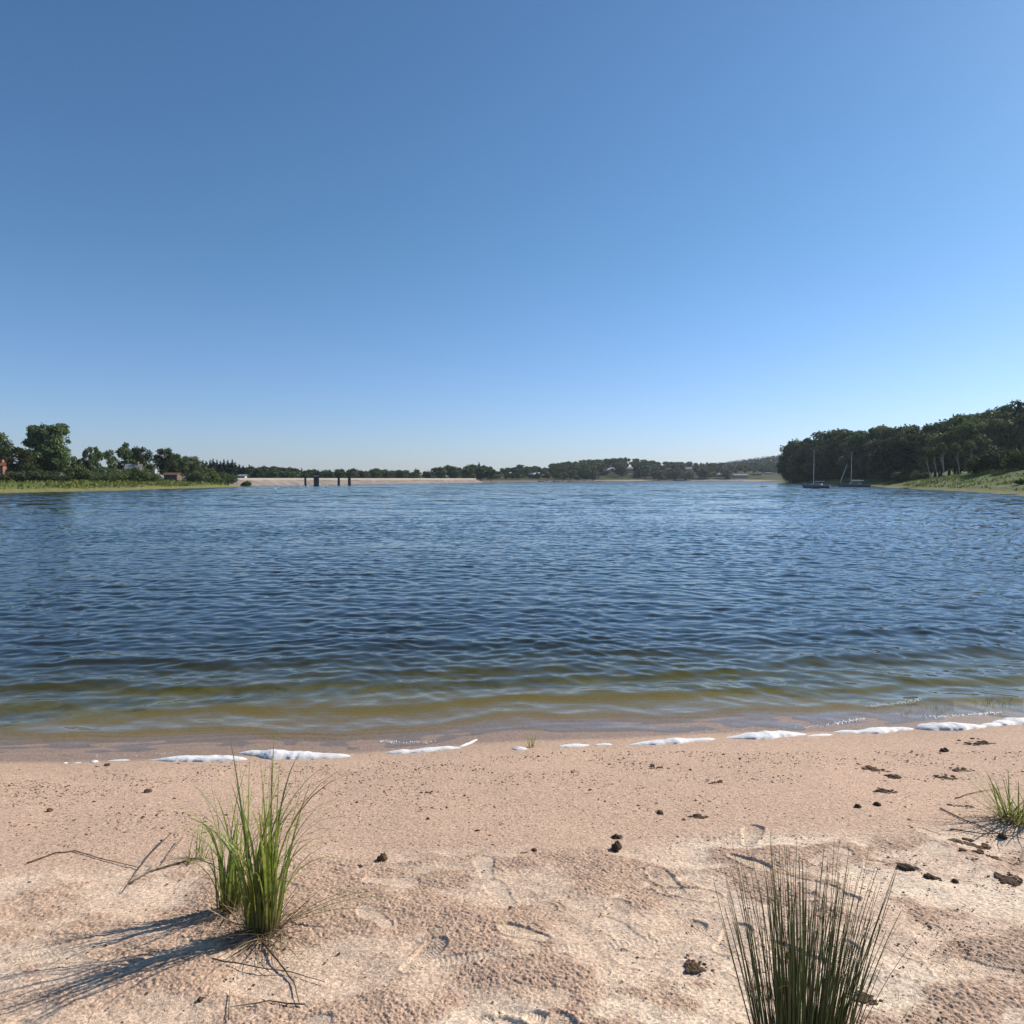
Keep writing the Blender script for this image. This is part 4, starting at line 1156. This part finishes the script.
tuft(196, 862, 26, .05, (.14, .30), (.003, .005), 'small ragged green tuft left behind the tall grass', dead=30, leanr=(.2, .8), bendr=(.2, 1.2))
def ex_right(B, Dd, b):
    for az, L in ((-1.35, .55), (-1.8, .60), (-2.1, .42), (-1.0, .35), (-1.55, .5)): laid(Dd, b, az, L, .006, (.24, .18, .11), None, 1.3)
    for az, L, le in ((-.9, .34, .7), (-1.2, .42, .95), (2.8, .2, .5), (-2.8, .2, .6)): B.path((b.x - .05, b.y, b.z), az, L, le, .4, .008, 8, (.13, .17, .06), (.18, .22, .08), (.25, .2, .1))
tuft(1016, 822, 95, .09, (.18, .42), (.005, .010), 'half-withered grass plant at the right photo edge', dead=110, extra=ex_right, leanr=(.2, 1.0), bendr=(.2, 1.2), shade=.8)
tuft(530, 748, 26, .03, (.08, .18), (.003, .004), 'tiny green sprig standing in the foam gap at the waterline', dead=3, leanr=(.1, .5), bendr=(.1, .5))
tuft(912, 716, 34, .12, (.07, .14), (.003, .005), 'flat patch of water weed behind the foam, left of two', dead=0, leanr=(.2, 1.0), bendr=(.2, 1), group='weeds at the waterline', shade=.6)
tuft(990, 706, 46, .16, (.09, .19), (.003, .005), 'taller patch of weed in the shallow water near the right edge', dead=0, leanr=(.1, .8), bendr=(.2, 1), group='weeds at the waterline', shade=.6)
tuft(940, 712, 30, .14, (.06, .12), (.003, .005), 'thin weed in the shallows between the other two weed patches', dead=0, leanr=(.1, .8), bendr=(.2, 1), group='weeds at the waterline', shade=.6)
for px, py, lab in ((140, 925, 'faint green seedling patch among the blade shadows'), (880, 1004, 'sparse green sprouts in the sand right of the rush clump'), (940, 1010, 'sparse green sprouts near the lower right corner'), (690, 1015, 'faint sprouts left of the rush clump at the lower edge'), (60, 1016, 'faint sprouts at the lower left corner')):
    tuft(px, py, 34, .13, (.015, .05), (.0015, .003), lab, dead=0, leanr=(.1, 1.2), bendr=(.1, 1), cat='sprouts', name='sprouts', shade=.7)

def rush():
    b = on_beach(800, 1066); root = empty('rush_clump', b)
    G = Blades(); Y = Blades()
    for i in range(300):
        a = gr.uniform(0, 6.283); rr = .125 * math.sqrt(gr.random()); x = b.x + rr * math.cos(a); y = b.y + rr * math.sin(a) * .8
        az = math.atan2(math.cos(a), math.sin(a)) + gr.gauss(0, .35); lean = 0.02 + .23 * (rr / .115) ** 1.3 * gr.uniform(.4, 1.1); L = gr.uniform(.40, .69)
        z = gz(x, y)
        if gr.random() < .80:
            g_ = gr.uniform(.7, 1.2); pts = G.path((x, y, z - .01), az, L, lean, gr.uniform(-.05, .16), gr.uniform(.0036, .0054), 7, (.065 * g_, .095 * g_, .028), (.095 * g_, .12 * g_, .035), (.06, .07, .03), round_=True, tipw=.28)
        else:
            pts = Y.path((x, y, z - .01), az, L * gr.uniform(.6, 1), lean * 1.2, gr.uniform(-.1, .4), .003, 7, (.20, .15, .07), (.17, .12, .06), (.12, .09, .05), round_=True, tipw=.3, kink=(gr.uniform(.4, .8), gr.uniform(-.5, .9)) if gr.random() < .4 else None)
        if gr.random() < .10:      # small brown seed knot on the stem
            q = pts[5] + (pts[6] - pts[5]) * gr.random()
            Y.path(q, gr.uniform(0, 6.28), gr.uniform(.012, .02), gr.uniform(.2, 1), .3, .0048, 3, (.09, .06, .035), (.09, .06, .035), (.08, .05, .03), round_=True, tipw=.3)
    G.build('green_stems', M_RUSH, root, b); Y.build('dry_stems', M_DRY, root, b)
    tag(root, 'dark green rush clump with stiff stems at the lower right edge', 'rush')
rush()
# thin reed standing in the water
p = at_z(637, 655, 0)
B = Blades(); B.path((0, 0, -.35), .5, .72, .03, .12, .007, 8, (.12, .12, .06), (.15, .14, .08), (.1, .1, .05), round_=True)
o = B.build('reed', M_DRY); o.location = (p.x, p.y, 0)
tag(o, 'single thin reed sticking out of the water in the middle of the lake', 'reed')

# ------------------------------------------------------------------ foam along the waterline
M_FOAM = bpy.data.materials.new('foam'); M_FOAM.use_nodes = True
_t = M_FOAM.node_tree; _b = _t.nodes['Principled BSDF']; _b.inputs['Base Color'].default_value = (.80, .765, .73, 1); _b.inputs['Roughness'].default_value = .7
_b.inputs['Subsurface Weight'].default_value = .8; _b.inputs['Subsurface Radius'].default_value = (1, 1, 1); _b.inputs['Subsurface Scale'].default_value = .03; _vo = _t.nodes.new('ShaderNodeTexVoronoi'); _vo.inputs['Scale'].default_value = 220
_tc = _t.nodes.new('ShaderNodeTexCoord'); _t.links.new(_tc.outputs['Object'], _vo.inputs['Vector'])
_bu = _t.nodes.new('ShaderNodeBump'); _bu.inputs['Distance'].default_value = .003; _t.links.new(_vo.outputs['Distance'], _bu.inputs['Height']); _t.links.new(_bu.outputs[0], _b.inputs['Normal'])
def foam(x0, y0, x1, y1, hgt, wid, seed, label, group='foam banks along the waterline', peak=.5):
    hgt *= 1.1; wid *= 2.6; y0 -= 1; y1 -= 1
    A = on_beach(x0, y0); Bq = on_beach(x1, y1); L = (Bq - A).length; d = (Bq - A).normalized(); nrm = Vector((-d.y, d.x, 0))
    nu, nv = max(24, int(L / .012)), 22
    U, W = np.meshgrid(np.linspace(0, 1, nu), np.linspace(-1, 1, nv), indexing='ij')
    u1 = U[:, 0]
    prof = np.clip(np.sin(np.pi * u1 ** (.5 / max(peak, .2) if peak < .5 else 1)) ** .55, 0, 1) if True else 0
    base = fbm(u1 * L * 3 + seed, u1 * 0 + seed * 1.7, seed, 3); base2 = fbm(u1 * L * 9 + seed, u1 * 0 - seed, seed + 3, 2)
    env = np.clip(prof * (.72 + .5 * base + .18 * base2), .02, 1.3)
    half = (wid * .5 * env)[:, None]
    mid = (wid * .35 * fbm(u1 * L * 1.6, u1 * 0 + seed, seed + 9, 2))[:, None]
    along = U * L + .006 * fbm(U * L * 20, W * 3, seed, 2)
    across = mid + W * half * (1 + .15 * fbm(U * L * 14, W * 1.5 + seed, seed + 5, 2))
    dome = np.sqrt(np.clip(1 - W ** 2, 0, 1))
    H = hgt * env[:, None] * dome * (.9 + .14 * fbm(U * L * 11, W * 1.3 + seed, seed + 6, 3) + .12 * fbm(U * L * 40, W * 4, seed + 7, 2))
    X = d.x * along + nrm.x * across; Y = d.y * along + nrm.y * across
    Zg = np.maximum(beach_base(X + A.x, Y + A.y) + .004, -.004)
    top = np.stack([X, Y, Zg - A.z + H], -1).reshape(-1, 3); bot = np.stack([X, Y, Zg - A.z - .012], -1).reshape(-1, 3)
    f = polar_faces(nu, nv); n = nu * nv; idx = np.arange(n).reshape(nu, nv)
    loop = np.concatenate([idx[0, :], idx[1:, -1], idx[-1, -2::-1], idx[-2:0:-1, 0]]); j = np.arange(len(loop)); j2 = (j + 1) % len(loop)
    walls = np.stack([loop[j], loop[j2], n + loop[j2], n + loop[j]], -1)
    o = link('foam_bank', mesh_from('foam_bank', np.concatenate([top, bot]), np.concatenate([f[:, ::-1], walls, f + n]), M_FOAM, True), None, A)
    tag(o, label, 'foam', group)
foam(147, 762.5, 246, 762, .055, .11, 1, 'white foam bank at the waterline, leftmost of the big ones')
foam(234, 757.5, 352, 757, .055, .11, 2, 'longest white foam bank, ending just above the tall grass')
foam(386, 754, 461, 750.5, .045, .09, 3, 'white foam bank right of the two joined left ones, standing alone')
foam(460, 749, 478, 741, .03, .035, 4, 'small curled foam hook at the right of the lone foam bank')
foam(557, 748, 589, 746, .022, .045, 5, 'small foam patch right of the green sprig')
foam(594, 747.5, 613, 746.5, .02, .035, 6, 'tiny foam patch just left of the middle foam bank')
foam(627, 746, 714, 740, .045, .09, 7, 'wedge-shaped foam bank in the middle right, highest at its right end')
foam(724, 739.5, 808, 736.5, .045, .10, 8, 'smooth foam bank between the wedge-shaped one and the sandy gap')
foam(805, 737.5, 832, 735.5, .018, .045, 9, 'thin foam strip linking two foam banks')
foam(836, 735, 910, 729, .055, .12, 10, 'rounded foam bank, third from the right edge of the photo')
foam(915, 730, 982, 727, .065, .14, 11, 'tall foam bank before the water weeds')
foam(976, 729, 1075, 722, .060, .14, 12, 'foam bank running out of the right photo edge')
foam(512, 750.5, 528, 750.5, .02, .05, 13, 'tiny foam scrap left of the green sprig')
for k, (a, b_) in enumerate([(62, 68), (73, 82), (90, 99), (106, 130)]):
    foam(a, 765.5 - k * .8, b_, 765.0 - k, .014, .03, 14 + k, 'little foam fleck on the wet sand, %s of four at the far left' % ords[k], 'little foam flecks at the far left')
foam(735, 753 - 13, 737, 752 - 13, .01, .02, 20, 'crumb of foam touching the smooth foam bank', None) if False else None

# bubbles along the little breaking wavelets: sun sparkle modelled as white specks
bb = np.random.default_rng(9)
def glints():
    lines = [((770, 730), (830, 726), (863, 718), 120), ((866, 706), (895, 704), (920, 699), 110), ((925, 717), (965, 715), (1003, 712), 120), ((380, 741), (400, 743), (440, 742), 60), ((180, 752), (150, 755), (90, 757), 25), ((690, 733), (740, 731), (780, 729), 40)]
    V = []; Fc = []
    ico = [(0, 0, 1), (1, 0, 0), (0, 1, 0), (-1, 0, 0), (0, -1, 0)]; fi = [(0, 1, 2), (0, 2, 3), (0, 3, 4), (0, 4, 1)]
    for a, m_, b_, n in lines:
        P = [at_z(*q, .004) for q in (a, m_, b_)]
        for k in range(n):
            t = bb.random(); q = (P[0] * (1 - t) ** 2 + P[1] * 2 * t * (1 - t) + P[2] * t * t)
            x = q.x + bb.normal() * .012; y = q.y + bb.normal() * .018; r = bb.uniform(.003, .009); n0 = len(V)
            for i in ico: V.append((x + i[0] * r * bb.uniform(.8, 1.8), y + i[1] * r, .004 + i[2] * r * .8 if i[2] else -.004))
            Fc += [tuple(n0 + i for i in f) for f in fi]
    tag(link('glint_specks', mesh_from('glint_specks', V, Fc, M_FOAM, True)), 'strings of white specks modelled as glints on the breaking wavelets', 'glints', kind='stuff')
glints()

# ------------------------------------------------------------------ debris on the sand
M_SOIL = mat('dark_soil', (.11, .074, .05), .95, .1, .35, 40, bump=.003, bscale=90)
M_SOIL2 = mat('brown_soil', (.15, .095, .06), .95, .1, .35, 40, bump=.003, bscale=90)
def lump_mesh(r, seed, sx=1, sy=1, sz=.7, sharp=.35):
    n, m_ = 18, 12; vs = []; fs = []
    th = np.linspace(0, 2 * np.pi, n, endpoint=False); ph = np.linspace(-np.pi / 2, np.pi / 2, m_)
    for b_ in ph:
        for a in th:
            x, y, z = math.cos(a) * math.cos(b_), math.sin(a) * math.cos(b_), math.sin(b_)
            k = 1 + sharp * float(vnoise(np.array([x * 1.7 + z * 1.3 + seed]), np.array([y * 1.7 - z + seed * 2.]), seed)[0]) + sharp * .7 * float(vnoise(np.array([x * 4 + z * 3.3 + seed]), np.array([y * 4 - 3 * z]), seed + 1)[0])
            vs.append((x * k * r * sx, y * k * r * sy, z * k * r * sz))
    for i in range(m_ - 1):
        for j in range(n): fs.append((i * n + j, i * n + (j + 1) % n, (i + 1) * n + (j + 1) % n, (i + 1) * n + j))
    return vs, fs
def clod(px, py, wpx, label, seed, m=M_SOIL, parts=3, tall=.7, group='dark clods on the sand', flat=1.0, name='dirt_clod'):
    b = on_beach(px, py); r = wpx * b.y / F * (.8 if tall <= .35 else .55); mb = MB(); g_ = random.Random(seed)
    flat_litter = tall <= .35
    if flat_litter: parts = parts * 9
    for k in range(parts):
        q = r * (g_.uniform(.07, .22) if flat_litter else .75 if k == 0 else g_.uniform(.3, .55)); vs, fs = lump_mesh(q, seed + k, g_.uniform(.8, 1.3), g_.uniform(.7, 1.1), tall)
        ox, oy = (0, 0) if k == 0 else (g_.gauss(0, .5) * r, g_.gauss(0, .45) * r) if flat_litter else (g_.uniform(-.75, .75) * r, g_.uniform(-.6, .6) * r)
        mb.add([(x + ox, y + oy * flat, z + q * tall * .55) for x, y, z in vs], fs)
    o = mb.build(name, m, None, True); o.location = b
    tag(o, label, 'clod', group)
clod(616, 850, 13, 'upright dark clod on the bare sand, right of the beach centre', 1, parts=2, tall=1.0)
clod(617, 839, 10, 'star-shaped dark scrap directly behind the upright clod', 2, parts=4, tall=.6)
clod(532, 856, 17, 'low arched dark clod at the edge of the trodden sand', 3, M_SOIL2, 4, .35)
clod(382, 862, 13, 'round brown clod on its own right of the tall grass', 4, M_SOIL2, 2, 1.0)
clod(361, 869, 8, 'small dark clod just left of the round brown one', 5)
clod(340, 871, 9, 'small flat clod nearest the tall grass', 6, tall=.4)
clod(858, 808, 8, 'dark clod at the left end of the leaf litter group', 7)
clod(877, 806, 8, 'dark clod at the right end of the leaf litter row', 8)
clod(968, 809, 14, 'flat black clod left of the withered plant', 9, tall=.35)
clod(1003, 838, 9, 'small round dark clod below the withered plant', 10)
clod(895, 778, 14, 'brown clump with a pale leaf, highest of the litter', 11, M_SOIL2, 5, .4)
clod(888, 794, 16, 'flat brown litter clump in the middle of the group', 12, M_SOIL, 6, .3)
clod(876, 772, 18, 'flat reddish litter clump above the pale leaf', 13, M_SOIL2, 6, .25)
clod(965, 772, 15, 'flat dark litter left of the withered plant near the water', 14, M_SOIL2, 6, .3)
clod(953, 780, 14, 'flat brown litter below the one nearest the water', 15, M_SOIL2, 6, .3)
clod(944, 752, 9, 'dark clod in the drift line below the right foam', 16)
clod(985, 745, 16, 'flat dark drift clump under the foam at the right', 17, M_SOIL, 6, .3)
clod(930, 878, 13, 'dark flat clod on the trodden sand right of the rush tips', 18, M_SOIL, 5, .4)
clod(905, 868, 14, 'crumbly dark clod just above the rush tips', 19, M_SOIL, 6, .4)
clod(955, 882, 6, 'small round clod beside the dark flat one', 20)
clod(988, 862, 22, 'wide crumbly clod patch near the right edge', 21, M_SOIL2, 8, .3)
clod(968, 846, 20, 'wide flat brown clump under the withered plant stalks', 22, M_SOIL2, 7, .25)
clod(1010, 880, 16, 'crumbly dark clod close to the right edge', 23, M_SOIL2, 7, .3)
clod(700, 820, 16, 'flat dark seaweed scrap right of the beach centre', 24, M_SOIL, 6, .25)
clod(660, 814, 8, 'small dark clod left of the seaweed scrap', 25)
clod(655, 770, 14, 'flat dark drift scrap above the beach centre', 26, M_SOIL, 6, .2)
clod(718, 785, 12, 'flat dark drift scrap right of the one above the centre', 27, M_SOIL, 6, .2)
clod(50, 812, 8, 'lone dark crumb on the smooth sand at the far left', 28, M_SOIL2)
clod(430, 795, 9, 'dark crumb group on the smooth sand left of centre', 29, M_SOIL, 5, .3)
clod(477, 832, 5, 'tiny dark crumb above the low arched clod', 30)
clod(428, 820, 6, 'tiny dark crumb below the crumb group', 31)
clod(200, 1001, 8, 'dark crumb on the sand below the grass shadow', 32)
clod(53, 936, 8, 'reddish crumb beside the tips of the grass shadow', 33, M_SOIL2)
clod(148, 793, 8, 'dark drift crumb above the small ragged tuft', 34, M_SOIL2)
clod(695, 968, 15, 'crumbly brown clod left of the rush clump', 35, M_SOIL2, 7, .35)
clod(107, 766, 6, 'black bit on the waterline beside the foam flecks', 36)
clod(864, 998, 15, 'brown crumb patch right of the rush stems', 37, M_SOIL2, 7, .3)

# dry stalks lying about
M_STALK = mat('dry_stalk', (.15, .11, .07), .85, .15, .4, 30)
def stalk(pts, r, label, m=M_STALK, name='dry_stalk'):
    P = [on_beach(*q[:2]) + Vector((0, 0, (q[2] if len(q) > 2 else 0) + .012)) for q in pts]
    A = P[0].copy(); mb = MB(); Q = []
    for i in range(len(P) - 1):
        for k in range(4): Q.append(P[i].lerp(P[i + 1], k / 4) + Vector((random.uniform(-.003, .003), random.uniform(-.003, .003), 0)))
    Q.append(P[-1]); n = len(Q)
    mb.tube([tuple(q - A) for q in Q], [r * (1 - .6 * i / (n - 1)) for i in range(n)], 6)
    o = mb.build(name, m, None, True); o.location = A
    tag(o, label, 'stalk', 'dry stalks lying on the sand')
stalk([(28, 865), (55, 855), (75, 853), (105, 862), (140, 870)], .004, 'long bent dry stalk at the far left pointing to the small tuft')
stalk([(172, 840, .03), (150, 858, .01), (138, 872), (122, 895)], .0035, 'straight dry stalk crossing in front of the small ragged tuft')
stalk([(182, 843, .02), (160, 868)], .003, 'short dry stalk beside the crossing one')
stalk([(130, 886), (150, 874), (175, 866), (196, 860)], .007, 'thick dark root running into the small ragged tuft')
stalk([(940, 810), (965, 822), (1000, 836), (1030, 842)], .004, 'long dry stalk slanting under the withered plant')
stalk([(950, 831), (985, 836), (1030, 834)], .004, 'pale dry stalk lying level below the withered plant')
stalk([(955, 800), (975, 794), (1005, 789)], .003, 'short pale stalk left of the withered plant')
stalk([(305, 1008), (268, 1004), (230, 1010)], .003, 'dry stalk lying level at the lower edge below the tall grass')
stalk([(262, 945), (282, 968), (296, 990), (300, 1008)], .004, 'bent stalk running from the tall grass towards the lower edge')
stalk([(228, 1024), (230, 1000), (229, 992)], .002, 'short upright twig trace at the lower edge')
stalk([(488, 981), (512, 978)], .004, 'short reddish twig on the pale trodden sand in the centre', mat('reddish_twig', (.16, .07, .045), .8, .2))
stalk([(205, 960), (245, 968), (290, 975), (325, 985)], .003, 'thin runner crossing below the tall grass')

# fine drift crumbs: nobody could count them
def crumbs():
    g_ = np.random.default_rng(12); V = []; Fc = []; n0 = 0
    N = 95000
    px = g_.uniform(-30, 1054, N); py = g_.uniform(752, 1024, N) ** 1.0
    zz = np.full(N, .2)
    c_, s_ = math.cos(PITCH), math.sin(PITCH); u = (px - 512) / F; v_ = (512 - py) / F
    dy_ = c_ + v_ * s_; dz_ = -s_ + v_ * c_
    for _ in range(12):
        t = (zz - CZ) / dz_; X = u * t; Y = dy_ * t; zz = beach_base(X, Y)
    s = shore_s(X, Y)
    drift = np.exp(-((s + .85 + .15 * fbm(X * .8, Y * 0, 71, 2)) / .34) ** 2) * 1.0 + np.exp(-((s + 1.5 + .2 * fbm(X * .6, Y * 0, 72, 2)) / .4) ** 2) * .35 + .08
    drift = drift * sstep(-.3, .3, fbm(X * 2.2, Y * 4.5, 73, 3)) + .05
    drift = drift * (1 - .55 * sstep(4.1, 3.4, Y))
    drift += .5 * sstep(1.2, 2.4, X) * sstep(4.2, 3.4, Y) * sstep(0, .4, fbm(X * 3, Y * 4, 74, 3))
    k = (g_.random(N) < drift) & (s < -.12)
    X, Y, zz = X[k], Y[k], zz[k]
    n = len(X); A = g_.uniform(0, 6.283, n); L = g_.lognormal(-5.2, .5, n).clip(.003, .02) * np.clip(Y / 4.6, .55, 1.2); W = L * g_.uniform(.25, .8, n); H = L * g_.uniform(.2, .6, n)
    ca, sa = np.cos(A), np.sin(A)
    def pt(a, b, h): return np.stack([X + a * L * ca - b * W * sa, Y + a * L * sa + b * W * ca, zz + .006 + h * H], -1)
    P = np.stack([pt(-1, 0, -.2), pt(.1, -1, -.3), pt(1, .1, -.2), pt(-.1, 1, -.3), pt(.1, .1, 1)], 1).reshape(-1, 3)
    b = (np.arange(n) * 5)[:, None]
    Fq = np.concatenate([b + np.array([[0, 1, 4]]), b + np.array([[1, 2, 4]]), b + np.array([[2, 3, 4]]), b + np.array([[3, 0, 4]])])
    tag(link('drift_crumbs', mesh_from('drift_crumbs', P, Fq, mat('drift', (.10, .065, .042), .95, .1, .5, 9), False)), 'dark crumbs of plant drift scattered over the sand', 'drift crumbs', kind='stuff')
crumbs()

# ------------------------------------------------------------------ air
def haze():
    mb = MB(); mb.box(-1950, -60, -8, 1950, 1950, 75)
    m = bpy.data.materials.new('haze'); m.use_nodes = True; t = m.node_tree; t.nodes.remove(t.nodes['Principled BSDF'])
    pv = t.nodes.new('ShaderNodeVolumePrincipled'); pv.inputs['Color'].default_value = (.80, .88, 1, 1); pv.inputs['Density'].default_value = .00009; pv.inputs['Anisotropy'].default_value = .2
    t.links.new(pv.outputs[0], t.nodes['Material Output'].inputs['Volume'])
    o = mb.build('haze', m); tag(o, kind='stuff')
haze()
